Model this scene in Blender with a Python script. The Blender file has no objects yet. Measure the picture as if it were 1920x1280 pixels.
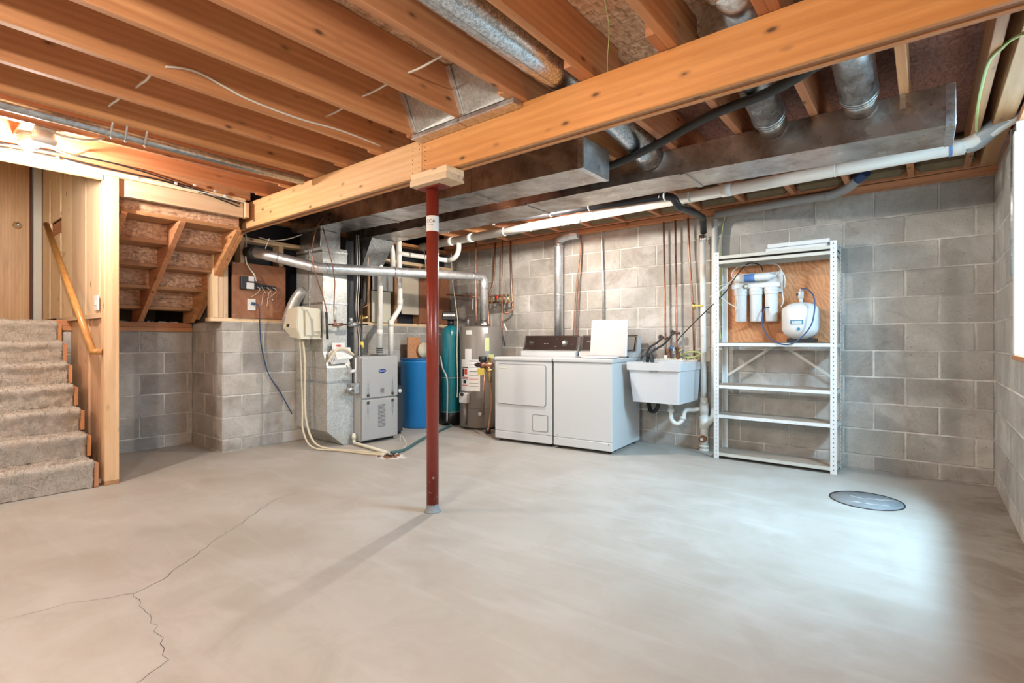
import bpy, bmesh, math, random
from mathutils import Vector, Matrix
random.seed(7)
PI = math.pi
sc = bpy.context.scene
COL = sc.collection

# ------------------------------------------------------------ camera, world, light, exposure
cam = bpy.data.cameras.new('camera'); camo = bpy.data.objects.new('camera', cam); COL.objects.link(camo)
cam.sensor_width = 36; cam.lens = 965/1920*36
cam.shift_y = -2/1920
cam.clip_start = .02; cam.clip_end = 200
camo.location = (0, 0, 1.08); camo.rotation_euler = (PI/2, 0, math.radians(38.75))
sc.camera = camo
vs = sc.view_settings
vs.view_transform = 'Standard'; vs.look = 'None'; vs.gamma = 1; vs.use_curve_mapping = False
vs.exposure = 0.14
w = bpy.data.worlds.new('world'); sc.world = w; w.use_nodes = True
bg = w.node_tree.nodes['Background']; bg.inputs[0].default_value = (.62, .8, 1, 1); bg.inputs[1].default_value = 2.0

def lamp(name, kind, loc, energy, color, size=.04, rot=None, size_y=None):
    l = bpy.data.lights.new(name, kind); l.energy = energy; l.color = color
    if kind == 'POINT': l.shadow_soft_size = size
    if kind == 'AREA':
        l.shape = 'RECTANGLE'; l.size = size; l.size_y = size_y or size
    o = bpy.data.objects.new(name, l); COL.objects.link(o); o.location = loc
    if rot: o.rotation_euler = rot
    return o
WARM = (1, .90, .78)
# daylight falling down the window well and through the basement window on the right
wl = lamp('window_daylight', 'AREA', (.80, 3.42, 2.28), 215, (.46, .76, 1), 1.25, size_y=.15)
wl.rotation_euler = (Vector((.80, 3.42, 2.28)) - Vector((-1.1, 3.1, .35))).to_track_quat('Z', 'Y').to_euler()
# bare bulbs of the basement, the last an added fill (lampholders further down)
lamp('bulb_or_fill_light', 'POINT', (-2.93, 3.78, 2.235), 110, (1, .93, .84), .03)
lamp('bulb_or_fill_light', 'POINT', (-1.20, -.60, 2.14), 135, WARM, .05)
lamp('bulb_or_fill_light', 'POINT', (-3.60, -2.20, 2.14), 65, WARM, .05)  # added fill lamp out of view, brightens the stair side

# ------------------------------------------------------------ materials
MATS = {}
class NT:
    def __init__(s, name):
        m = bpy.data.materials.new(name); m.use_nodes = True; s.m = m; s.t = m.node_tree
        s.b = s.t.nodes['Principled BSDF']; s.out = s.t.nodes['Material Output']
    def n(s, typ, **kw):
        nd = s.t.nodes.new(typ)
        for k, v in kw.items():
            if k in nd.inputs: nd.inputs[k].default_value = v
            else: setattr(nd, k, v)
        return nd
    def l(s, a, b): s.t.links.new(a, b)
    def coord(s, scale=(1, 1, 1), rnd=False):
        tc = s.n('ShaderNodeTexCoord'); mp = s.n('ShaderNodeMapping'); mp.inputs['Scale'].default_value = scale
        s.l(tc.outputs['Object'], mp.inputs[0])
        if rnd:
            oi = s.n('ShaderNodeObjectInfo'); ml = s.n('ShaderNodeMath', operation='MULTIPLY'); ml.inputs[1].default_value = 37.0
            s.l(oi.outputs['Random'], ml.inputs[0]); s.l(ml.outputs[0], mp.inputs['Location'])
        return mp.outputs[0]
    def noise(s, vec, scale, detail=4, rough=.55, dist=0):
        nd = s.n('ShaderNodeTexNoise'); s.l(vec, nd.inputs['Vector'])
        nd.inputs['Scale'].default_value = scale; nd.inputs['Detail'].default_value = detail
        nd.inputs['Roughness'].default_value = rough; nd.inputs['Distortion'].default_value = dist
        return nd.outputs['Fac']
    def ramp(s, fac, stops):
        r = s.n('ShaderNodeValToRGB'); e = r.color_ramp.elements
        while len(e) < len(stops): e.new(.5)
        for el, (p, c) in zip(e, stops):
            el.position = p; el.color = (c, c, c, 1) if isinstance(c, (int, float)) else (*c, 1)
        s.l(fac, r.inputs[0]); return r.outputs[0]
    def mix(s, fac, a, b, mode='MIX'):
        nd = s.n('ShaderNodeMix', data_type='RGBA', blend_type=mode)
        for v, i in ((fac, 0), (a, 6), (b, 7)):
            if isinstance(v, (int, float)): nd.inputs[i].default_value = v
            elif isinstance(v, tuple): nd.inputs[i].default_value = (*v, 1)
            else: s.l(v, nd.inputs[i])
        return nd.outputs[2]
    def bump(s, h, strength=.3, dist=.01):
        b = s.n('ShaderNodeBump'); b.inputs['Strength'].default_value = strength; b.inputs['Distance'].default_value = dist
        s.l(h, b.inputs['Height']); s.l(b.outputs[0], s.b.inputs['Normal'])
    def vary(s, col, amt=.12, hue=.0):
        oi = s.n('ShaderNodeObjectInfo'); mr = s.n('ShaderNodeMapRange'); mr.inputs[3].default_value = 1-amt; mr.inputs[4].default_value = 1+amt
        s.l(oi.outputs['Random'], mr.inputs[0])
        h = s.n('ShaderNodeHueSaturation'); s.l(mr.outputs[0], h.inputs['Value'])
        if hue:
            mh = s.n('ShaderNodeMapRange'); mh.inputs[3].default_value = .5-hue; mh.inputs[4].default_value = .5+hue
            s.l(oi.outputs['Random'], mh.inputs[0]); s.l(mh.outputs[0], h.inputs['Hue'])
        s.l(col, h.inputs['Color']); return h.outputs[0]
    def base(s, col):
        if isinstance(col, tuple): s.b.inputs['Base Color'].default_value = (*col, 1)
        else: s.l(col, s.b.inputs['Base Color'])
    def done(s, name, rough=.5, metal=0., spec=None):
        if isinstance(rough, (int, float)): s.b.inputs['Roughness'].default_value = rough
        else: s.l(rough, s.b.inputs['Roughness'])
        s.b.inputs['Metallic'].default_value = metal
        if spec is not None: s.b.inputs['Specular IOR Level'].default_value = spec
        MATS[name] = s.m; return s.m

def plain(name, col, rough=.5, metal=0., var=.06, scale=25, bump=.05):
    s = NT(name); v = s.coord()
    f = s.noise(v, scale, 5)
    c = tuple(max(0, x*(1-var)) for x in col); d = tuple(min(1, x*(1+var)) for x in col)
    s.base(s.mix(f, c, d))
    if bump: s.bump(f, bump, .004)
    return s.done(name, rough, metal)

def wood(name, light, dark, axis, rough=.62, knots=True, grain=1., vary=.10, knotcol=(.10, .045, .018)):
    sc3 = [16., 16., 16.]; sc3[axis] = 1.1
    s = NT(name); v = s.coord(tuple(x*grain for x in sc3), True)
    f1 = s.noise(v, 1.0, 3, .5, .6)
    wv = s.n('ShaderNodeTexWave', wave_type='RINGS', rings_direction='XYZ'[axis]); s.l(v, wv.inputs['Vector'])
    wv.inputs['Scale'].default_value = .55; wv.inputs['Distortion'].default_value = 3.2; wv.inputs['Detail'].default_value = 3; wv.inputs['Detail Scale'].default_value = .8
    f2 = s.noise(v, 6.0, 3, .6)
    c = s.mix(s.ramp(wv.outputs['Fac'], [(.2, 0.), (.9, 1.)]), light, tuple(a*.6+b*.4 for a, b in zip(light, dark)))
    c = s.mix(s.ramp(f1, [(.38, 0.), (.72, .85)]), c, dark)
    c = s.mix(s.ramp(f2, [(.45, 0.), (.8, .22)]), c, tuple(x*.55 for x in dark))
    if knots:
        ks = [11., 11., 11.]; ks[axis] = 5.2
        kv = s.coord(tuple(ks), True)
        vo = s.n('ShaderNodeTexVoronoi'); s.l(kv, vo.inputs['Vector']); vo.inputs['Scale'].default_value = 1.0
        vo.inputs['Randomness'].default_value = 1
        k = s.ramp(vo.outputs['Distance'], [(.0, 1.), (.075, .85), (.11, .35), (.20, 0.)])
        pick = s.ramp(vo.outputs['Color'], [(.36, 0.), (.44, 1.)]); km = s.n('ShaderNodeMath', operation='MULTIPLY'); s.l(k, km.inputs[0]); s.l(pick, km.inputs[1]); k = km.outputs[0]
        c = s.mix(k, c, knotcol)
    c = s.vary(c, vary, .006)
    s.base(c); s.bump(f2, .12, .003)
    return s.done(name, rough)

FL, FD = (.64, .305, .14), (.46, .185, .075)
PL, PD = (.86, .65, .42), (.75, .52, .31)
for ax, a in (('x', 0), ('y', 1), ('z', 2)):
    wood('fir_'+ax, FL, FD, a)
    wood('pine_'+ax, PL, PD, a, vary=.2)
    wood('brownwood_'+ax, (.46, .235, .11), (.32, .145, .062), a)
wood('beamwood', (.78, .36, .115), (.62, .25, .06), 0, rough=.5, vary=.02)
wood('beam_pale', (.80, .50, .24), (.68, .37, .145), 0, rough=.5, vary=.02)
wood('post_wood', (.76, .50, .30), (.62, .36, .19), 2, vary=.06)
wood('oak', (.72, .46, .24), (.55, .32, .14), 2, knots=False, grain=1.6, rough=.4)
wood('rail_wood', (.58, .30, .09), (.45, .20, .05), 0, knots=False, rough=.35)
def plymat():
    s = NT('plywood'); v = s.coord((1.5, 1.5, 1.1), True); w1 = s.n('ShaderNodeTexWave', wave_type='BANDS', bands_direction='DIAGONAL'); s.l(v, w1.inputs['Vector'])
    w1.inputs['Scale'].default_value = 9; w1.inputs['Distortion'].default_value = 22; w1.inputs['Detail'].default_value = 3; w1.inputs['Detail Scale'].default_value = .45
    n = s.noise(v, 3, 4); c = s.mix(s.ramp(w1.outputs['Fac'], [(.1, 0.), (.95, 1.)]), (.66, .33, .16), (.52, .235, .105))
    c = s.mix(s.ramp(n, [(.4, 0.), (.75, .6)]), c, (.60, .24, .09)); s.base(c); s.done('plywood', .55)
plymat()
wood('hardboard', (.33, .135, .065), (.27, .10, .048), 0, knots=False, grain=.5, rough=.6)

def osb(name, a, b, c3):
    s = NT(name); v = s.coord((1, 1, 1), True)
    d = s.noise(v, 7, 3); 
    vm = s.n('ShaderNodeVectorMath', operation='MULTIPLY_ADD'); s.l(v, vm.inputs[0]); vm.inputs[1].default_value = (64, 20, 54)
    cc = s.n('ShaderNodeTexNoise'); s.l(v, cc.inputs['Vector']); cc.inputs['Scale'].default_value = 5
    s.l(cc.outputs['Color'], vm.inputs[2])
    vo = s.n('ShaderNodeTexVoronoi'); s.l(vm.outputs[0], vo.inputs['Vector']); vo.inputs['Scale'].default_value = 1.3
    vo2 = s.n('ShaderNodeTexVoronoi'); vo2.inputs['Scale'].default_value = 1.5
    vm2 = s.n('ShaderNodeVectorMath', operation='MULTIPLY_ADD'); s.l(v, vm2.inputs[0]); vm2.inputs[1].default_value = (24, 60, 50); s.l(cc.outputs['Color'], vm2.inputs[2])
    s.l(vm2.outputs[0], vo2.inputs['Vector'])
    c = s.mix(s.ramp(vo.outputs['Color'], [(.2, 0.), (.8, 1.)]), a, b)
    c2 = s.mix(s.ramp(vo2.outputs['Color'], [(.25, 0.), (.85, 1.)]), b, c3)
    c = s.mix(s.ramp(d, [(.42, 0.), (.56, 1.)]), c, c2)
    e = s.ramp(vo.outputs['Distance'], [(.55, 0.), (.9, .7)])
    c = s.mix(e, c, tuple(x*.4 for x in b))
    s.base(c); s.bump(vo.outputs['Distance'], .4, .004); s.done(name, .7)
osb('osb', (.76, .47, .28), (.56, .31, .16), (.84, .60, .40))
osb('osb_stair', (.68, .40, .24), (.50, .26, .15), (.80, .54, .36))
osb('osb_red', (.30, .125, .085), (.22, .085, .055), (.36, .17, .12))

def blockmat():
    s = NT('block'); v = s.coord((1, 1, 1), True)
    f = s.noise(v, 3.2, 5, .6); g = s.noise(v, 60, 4, .7)
    c = s.mix(s.ramp(f, [(.3, 0.), (.7, 1.)]), (.35, .325, .285), (.50, .47, .425))
    c = s.mix(s.ramp(g, [(.35, 0.), (.75, .45)]), c, (.27, .25, .225))
    # mineral bloom rising in patches, world placed
    tc = s.n('ShaderNodeNewGeometry'); wn = s.noise(tc.outputs['Position'], 1.6, 6, .65, .4)
    c = s.mix(s.ramp(wn, [(.48, 0.), (.66, .55)]), c, (.70, .68, .65))
    w2 = s.noise(tc.outputs['Position'], 2.3, 5, .7, .8)
    c = s.mix(s.ramp(w2, [(.56, 0.), (.74, .6)]), c, (.20, .15, .11))
    sp = s.n('ShaderNodeTexVoronoi'); s.l(v, sp.inputs['Vector']); sp.inputs['Scale'].default_value = 26
    c = s.mix(s.ramp(sp.outputs['Distance'], [(.05, .8), (.10, 0.)]), c, (.06, .055, .05))
    c = s.vary(c, .13, .008); s.base(c)
    s.bump(g, .5, .004); s.done('block', .88)
blockmat()
def mortar():
    s = NT('mortar'); v = s.coord(); f = s.noise(v, 2.2, 6, .7); g = s.noise(v, 90, 3)
    c = s.mix(s.ramp(f, [(.38, 0.), (.66, 1.)]), (.40, .375, .335), (.82, .79, .74))
    s.base(c); s.bump(g, .6, .004); s.done('mortar', .95)
mortar()
def floormat():
    s = NT('floor'); v = s.coord()
    f = s.noise(v, .9, 6, .55, .5); g = s.noise(v, 3.5, 7, .68, .8); h = s.noise(v, 45, 4, .7)
    st = s.coord((.5, 2.6, 1)); sw = s.noise(st, 2.2, 6, .6, 1.2)
    c = s.mix(s.ramp(f, [(.35, 0.), (.65, 1.)]), (.385, .355, .305), (.465, .445, .405))
    c = s.mix(s.ramp(g, [(.35, .45), (.55, 0.)]), c, (.345, .30, .25))
    c = s.mix(s.ramp(sw, [(.50, 0.), (.72, .28)]), c, (.56, .55, .53))
    vo = s.n('ShaderNodeTexVoronoi'); s.l(v, vo.inputs['Vector']); vo.inputs['Scale'].default_value = 2.6
    c = s.mix(s.ramp(vo.outputs['Distance'], [(.008, .8), (.013, 0.)]), c, (.07, .06, .055))
    # patchy brown tint, stronger towards the right wall
    gp = s.n('ShaderNodeNewGeometry'); xy = s.n('ShaderNodeSeparateXYZ'); s.l(gp.outputs['Position'], xy.inputs[0])
    mr = s.n('ShaderNodeMapRange'); mr.inputs[1].default_value = -.05; mr.inputs[2].default_value = .38; s.l(xy.outputs[0], mr.inputs[0])
    mm = s.n('ShaderNodeMath', operation='MULTIPLY'); s.l(mr.outputs[0], mm.inputs[0]); s.l(s.ramp(g, [(.40, 0.), (.58, .8)]), mm.inputs[1])
    c = s.mix(mm.outputs[0], c, (.23, .175, .13))
    s.base(c); s.bump(s.mix(.5, g, h), .12, .004)
    s.done('floor', s.ramp(g, [(.3, .46), (.7, .62)]))
floormat()
def metal(name, a, b, rough=.35, scale=60, mottle=None, m=1.):
    s = NT(name); v = s.coord()
    vo = s.n('ShaderNodeTexVoronoi'); s.l(v, vo.inputs['Vector']); vo.inputs['Scale'].default_value = scale
    c = s.mix(vo.outputs['Color'], a, b)
    if mottle:
        g = s.noise(v, 5, 6, .7); c = s.mix(s.ramp(g, [(.45, 0.), (.68, .8)]), c, mottle)
    s.base(c); n = s.noise(v, 12, 4); s.bump(n, .08, .004)
    r = s.ramp(n, [(.3, rough*.8), (.7, min(1, rough*1.35))])
    s.done(name, r, m)
metal('galvanized', (.42, .45, .47), (.72, .75, .77), .34)
metal('galv_bright', (.66, .68, .69), (.84, .86, .87), .36, 40, None, .85)
metal('galv_duct', (.46, .44, .42), (.60, .58, .56), .30, 9, (.20, .14, .10), .96)  # brown mottling over the sheet metal tone
metal('galv_plenum', (.44, .455, .44), (.68, .69, .67), .45, 85, (.46, .43, .35), .6)
metal('galv_spangle', (.30, .33, .36), (.88, .92, .95), .27, 150, None, 1.)
metal('chrome', (.8, .8, .8), (.9, .9, .9), .15)
metal('copper', (.34, .175, .12), (.50, .28, .19), .4, 20, (.17, .09, .06), .8)
metal('brass', (.62, .45, .18), (.7, .52, .25), .35)
metal('iron', (.05, .045, .04), (.09, .08, .075), .5, 30, None, .6)
metal('furnace_grey', (.44, .44, .43), (.50, .50, .49), .38, 200, None, .35)
plain('pvc', (.80, .78, .72), .35)
plain('pvc_grey', (.36, .37, .37), .4)
plain('abs', (.018, .018, .02), .38)
plain('hose_black', (.02, .02, .022), .5)
plain('white_enamel', (.60, .61, .605), .25, var=.02, bump=0)
plain('white_plastic', (.72, .72, .71), .35, var=.02, bump=0)
plain('tub_plastic', (.60, .61, .62), .4, var=.03)
plain('lid_white', (.56, .54, .525), .4, var=.02, bump=0)
plain('console_brown', (.03, .017, .013), .3, bump=0)
plain('seam_dark', (.10, .10, .10), .6)
plain('shelf_grey', (.60, .60, .55), .45, .3, var=.05)
plain('shelf_rim', (.74, .75, .73), .45, var=.06)
plain('shelf_board', (.34, .27, .21), .75, var=.2, scale=8)
plain('hole_black', (.012, .012, .012), .8)
def redmat():
    s = NT('red_paint'); v = s.coord(); f = s.noise(v, 9, 5)
    c = s.mix(f, (.19, .022, .012), (.26, .035, .018))
    vo = s.noise(v, 26, 5, .7)
    gp = s.n('ShaderNodeSeparateXYZ'); s.l(v, gp.inputs[0])
    mr = s.n('ShaderNodeMapRange'); mr.inputs[1].default_value = .75; mr.inputs[2].default_value = .0; mr.inputs[3].default_value = 0; mr.inputs[4].default_value = .13
    s.l(gp.outputs[2], mr.inputs[0])
    ad = s.n('ShaderNodeMath', operation='ADD'); s.l(vo, ad.inputs[0]); s.l(mr.outputs[0], ad.inputs[1])
    c = s.mix(s.ramp(ad.outputs[0], [(.735, 0.), (.75, 1.)]), c, (.52, .50, .47))
    s.base(c); s.bump(f, .1, .003); s.done('red_paint', .28)
redmat()
plain('blue_plastic', (.012, .20, .50), .42, var=.08)
plain('blue_dark', (.01, .10, .28), .5)
plain('teal', (.012, .19, .235), .3, var=.25, scale=30)
plain('taupe', (.215, .19, .165), .35, var=.03)
plain('cream', (.70, .66, .52), .4, var=.02)
plain('cream_hose', (.66, .58, .42), .5)
plain('cable_white', (.74, .70, .62), .5)
plain('cable_black', (.02, .02, .02), .5)
plain('cable_blue', (.03, .07, .17), .45)
plain('cable_green', (.42, .48, .18), .5)
plain('teal_hose', (.05, .13, .125), .5)
plain('black_plastic', (.02, .02, .022), .4)
plain('dark_cabinet', (.035, .04, .045), .5)
plain('porcelain', (.78, .76, .70), .3)
plain('box_cream', (.62, .60, .52), .5)
plain('paper', (.78, .77, .74), .7, var=.03)
plain('yellow', (.72, .56, .10), .5)
plain('yellow_tag', (.62, .66, .30), .5)
plain('red_knob', (.5, .03, .02), .5)
plain('blue_knob', (.03, .15, .35), .5)
plain('logo_blue', (.012, .04, .22), .4, bump=0)
plain('ink', (.02, .02, .02), .6, bump=0)
plain('ink_red', (.55, .06, .04), .6, bump=0)
plain('ink_teal', (.03, .20, .33), .5, bump=0)
plain('label_blue', (.12, .25, .55), .4)
plain('window_white', (.80, .79, .75), .45)
plain('casing_paint', (.66, .64, .58), .5)
plain('rust_wood', (.14, .05, .035), .8)
plain('insulation', (.17, .125, .07), .95, var=.35, scale=14, bump=.6)
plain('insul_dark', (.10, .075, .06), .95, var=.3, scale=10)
plain('drywall', (.62, .54, .42), .85, var=.05)
plain('poly_shade_dark', (.03, .035, .045), .35)  # dark sheet colour, also painted in for shade beside the furnace
plain('concrete', (.42, .41, .39), .9, var=.15)
plain('patch_white', (.62, .60, .57), .9, var=.2)
plain('sump_lid', (.24, .26, .27), .6, var=.35, scale=14, bump=.3)
plain('wall_plain', (.20, .155, .12), .9)
plain('rust', (.25, .11, .05), .8, var=.3)
plain('gravel', (.30, .27, .22), .95, var=.4)
def carpet():
    s = NT('carpet'); v = s.coord(); f = s.noise(v, 210, 3, .8); g = s.noise(v, 9, 4, .6)
    vo = s.n('ShaderNodeTexVoronoi', feature='DISTANCE_TO_EDGE'); s.l(v, vo.inputs['Vector']); vo.inputs['Scale'].default_value = 9
    c = s.mix(s.ramp(g, [(.3, 0.), (.7, 1.)]), (.86, .75, .635), (.95, .87, .76))
    c = s.mix(s.ramp(f, [(.40, .35), (.60, 0.)]), c, (.60, .49, .40))
    c = s.mix(s.ramp(vo.outputs['Distance'], [(.0, .26), (.03, 0.)]), c, (.22, .16, .12))
    s.base(c); s.bump(f, 1.0, .012); s.done('carpet', .98, 0, .1)
carpet()
def emit(name, col, st):
    s = NT(name); s.base((.9, .9, .9)); s.b.inputs['Emission Color'].default_value = (*col, 1); s.b.inputs['Emission Strength'].default_value = st; s.done(name, .4)
emit('bulb_glow', (1, .93, .84), 60)
def glass():
    s = NT('glass'); t = s.n('ShaderNodeBsdfTransparent'); g = s.n('ShaderNodeBsdfGlossy', Roughness=.02)
    mx = s.n('ShaderNodeMixShader'); mx.inputs[0].default_value = .08
    s.l(t.outputs[0], mx.inputs[1]); s.l(g.outputs[0], mx.inputs[2]); s.l(mx.outputs[0], s.out.inputs[0]); MATS['glass'] = s.m
glass()

# ------------------------------------------------------------ mesh helpers
def V(*a): return Vector(a if len(a) > 1 else a[0])
class MB:
    def __init__(s): s.bm = bmesh.new(); s.sm = False
    def box(s, x0, x1, y0, y1, z0, z1, bev=0, M=None, seg=1):
        r = bmesh.ops.create_cube(s.bm, size=1)
        vs_ = r['verts']
        bmesh.ops.scale(s.bm, vec=(x1-x0, y1-y0, z1-z0), verts=vs_)
        bmesh.ops.translate(s.bm, vec=((x0+x1)/2, (y0+y1)/2, (z0+z1)/2), verts=vs_)
        if bev:
            es = {e for v in vs_ for e in v.link_edges}
            rr = bmesh.ops.bevel(s.bm, geom=list(es), offset=bev, segments=seg, affect='EDGES', profile=.5)
            vs_ = rr['verts']
        if M is not None: bmesh.ops.transform(s.bm, matrix=M, verts=list({v for v in vs_}))
        return s
    def obox(s, p0, p1, w, h, up=(0, 0, 1), bev=0):   # bar from p0 to p1
        p0, p1 = V(p0), V(p1); d = p1-p0; L = d.length; d.normalize()
        sd = d.cross(V(up)); sd.normalize(); u = sd.cross(d)
        M = Matrix((( d.x, sd.x, u.x, (p0.x+p1.x)/2), (d.y, sd.y, u.y, (p0.y+p1.y)/2), (d.z, sd.z, u.z, (p0.z+p1.z)/2), (0, 0, 0, 1)))
        return s.box(-L/2, L/2, -w/2, w/2, -h/2, h/2, bev, M)
    def cyl(s, p0, p1, r, seg=16, r2=None, caps=True):
        p0, p1 = V(p0), V(p1); d = p1-p0; r2 = r if r2 is None else r2
        q = d.to_track_quat('Z', 'Y'); rings = []
        for p, rr in ((p0, r), (p1, r2)):
            rings.append([s.bm.verts.new(p + q @ Vector((rr*math.cos(2*PI*i/seg), rr*math.sin(2*PI*i/seg), 0))) for i in range(seg)])
        for i in range(seg):
            f = s.bm.faces.new((rings[0][i], rings[0][(i+1) % seg], rings[1][(i+1) % seg], rings[1][i])); f.smooth = True
        if caps:
            s.bm.faces.new(list(reversed(rings[0]))); s.bm.faces.new(rings[1])
        return s
    def tube(s, pts, r, seg=10, sub=6, smooth=True, caps=True):
        P = [V(p) for p in pts]
        if smooth and len(P) > 2:
            Q = []
            for i in range(len(P)-1):
                a = P[max(i-1, 0)]; b = P[i]; c = P[i+1]; d = P[min(i+2, len(P)-1)]
                for k in range(sub):
                    t = k/sub
                    Q.append(.5*((2*b)+(c-a)*t+(2*a-5*b+4*c-d)*t*t+(3*b-a-3*c+d)*t**3))
            Q.append(P[-1]); P = Q
        rings = []; nrm = None
        for i, p in enumerate(P):
            t = (P[min(i+1, len(P)-1)]-P[max(i-1, 0)]).normalized()
            if nrm is None:
                nrm = t.orthogonal().normalized()
            else:
                nrm = (nrm - t*nrm.dot(t)).normalized()
            bn = t.cross(nrm); rr = r(i/(len(P)-1)) if callable(r) else r
            rings.append([s.bm.verts.new(p+rr*(math.cos(2*PI*k/seg)*nrm+math.sin(2*PI*k/seg)*bn)) for k in range(seg)])
        for A, B in zip(rings, rings[1:]):
            for k in range(seg):
                f = s.bm.faces.new((A[k], A[(k+1) % seg], B[(k+1) % seg], B[k])); f.smooth = True
        if caps:
            s.bm.faces.new(list(reversed(rings[0]))); s.bm.faces.new(rings[-1])
        return s
    def elbowpipe(s, pts, r, seg=14, rad=None):        # straight runs joined by rounded bends
        rad = rad or r*1.6; P = [V(p) for p in pts]; Q = [P[0]]
        for i in range(1, len(P)-1):
            a, b, c = P[i-1], P[i], P[i+1]
            u = (a-b); v = (c-b); ru = min(rad, u.length*.49, v.length*.49)
            s0 = b+u.normalized()*ru; s1 = b+v.normalized()*ru
            for k in range(7):
                t = k/6; Q.append((1-t)**2*s0+2*t*(1-t)*b+t*t*s1)
        Q.append(P[-1]); return s.tube(Q, r, seg, smooth=False)
    def lathe(s, prof, c=(0, 0, 0), seg=28, axis='z', smooth=True):
        c = V(c); rings = []
        for r, z in prof:
            ring = []
            for i in range(seg):
                a = 2*PI*i/seg; p = Vector((r*math.cos(a), r*math.sin(a), z))
                if axis == 'y': p = Vector((p.x, z, p.y))
                if axis == 'x': p = Vector((z, p.x, p.y))
                ring.append(s.bm.verts.new(c+p))
            rings.append(ring)
        for A, B in zip(rings, rings[1:]):
            for i in range(seg):
                f = s.bm.faces.new((A[i], A[(i+1) % seg], B[(i+1) % seg], B[i])); f.smooth = smooth
        s.bm.faces.new(rings[0]); s.bm.faces.new(rings[-1])
        return s
    def prism(s, poly, ext):                          # planar polygon (3D points) pushed along ext
        ext = V(ext); a = [s.bm.verts.new(V(p)) for p in poly]; b = [s.bm.verts.new(V(p)+ext) for p in poly]
        s.bm.faces.new(a); s.bm.faces.new(list(reversed(b))); n = len(poly)
        for i in range(n): s.bm.faces.new((a[i], a[(i+1) % n], b[(i+1) % n], b[i]))
        return s
    def hexa(s, lo, hi):                              # eight corners: four low, four high
        a = [s.bm.verts.new(V(p)) for p in lo]; b = [s.bm.verts.new(V(p)) for p in hi]
        s.bm.faces.new(a); s.bm.faces.new(b)
        for i in range(4): s.bm.faces.new((a[i], a[(i+1) % 4], b[(i+1) % 4], b[i]))
        return s

def rootmat(o):
    while o.parent: o = o.parent
    return Matrix.Translation(o.location) @ Matrix.Rotation(o.rotation_euler.z, 4, 'Z')
def obj(name, mb, m, parent=None, world=True, label=None, smooth=None):
    bm = mb.bm
    if parent is not None and world: bmesh.ops.transform(bm, matrix=rootmat(parent).inverted(), verts=bm.verts)
    bmesh.ops.recalc_face_normals(bm, faces=bm.faces)
    me = bpy.data.meshes.new(name); bm.to_mesh(me); bm.free()
    me.materials.append(MATS[m] if isinstance(m, str) else m)
    o = bpy.data.objects.new(name, me); COL.objects.link(o)
    if parent is not None: o.parent = parent
    if label: o['label'] = label
    return o
def tag(o, label, cat, group=None, kind=None):
    o['label'] = label; o['category'] = cat
    if group: o['group'] = group
    if kind: o['kind'] = kind
    return o
def thing(name, label, cat, loc=(0, 0, 0), rotz=0, group=None):
    o = bpy.data.objects.new(name, None); COL.objects.link(o); o.empty_display_size = .1
    o.location = loc; o.rotation_euler = (0, 0, rotz)
    return tag(o, label, cat, group)
def struct(name, loc=(0, 0, 0), label=None, cat=None):
    o = bpy.data.objects.new(name, None); COL.objects.link(o); o.location = loc; o['kind'] = 'structure'
    if label: o['label'] = label
    if cat: o['category'] = cat
    return o
def structmesh(name, mb, m, label=None, cat=None):
    o = obj(name, mb, m); o['kind'] = 'structure'
    if label: o['label'] = label
    if cat: o['category'] = cat
    return o
def one(name, mb, m, label, cat, loc=(0, 0, 0), group=None):     # a thing that is a single mesh with its origin at loc
    bmesh.ops.translate(mb.bm, vec=-V(loc), verts=mb.bm.verts)
    o = obj(name, mb, m); o.location = loc
    return tag(o, label, cat, group)
def text(s, size, loc, rot, m, parent, name='lettering', ext=.0006, world=True, align='CENTER', bend=None, sx=1.):
    cu = bpy.data.curves.new(name, 'FONT'); cu.body = s; cu.size = size; cu.extrude = ext; cu.align_x = align; cu.align_y = 'CENTER'
    cu.resolution_u = 3
    t = bpy.data.objects.new('t', cu); me = bpy.data.meshes.new_from_object(t); bpy.data.objects.remove(t)
    M = Matrix.Translation(loc) @ rot.to_4x4()
    if parent is not None and world: M = rootmat(parent).inverted() @ M
    for v in me.vertices:
        v.co.x *= sx
        if bend:
            a = v.co.x/bend; v.co = Vector((math.sin(a)*(bend+v.co.z), v.co.y, math.cos(a)*(bend+v.co.z)-bend))
    me.transform(M); me.materials.append(MATS[m])
    o = bpy.data.objects.new(name, me); COL.objects.link(o); o.parent = parent; return o
RX = Matrix.Rotation(PI/2, 3, 'X')                       # text facing -Y, reading along +X
def facing(ang):                                         # text standing upright, facing direction ang (deg, 0 = +X)
    return Matrix.Rotation(math.radians(ang)+PI/2, 3, 'Z') @ RX

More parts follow.
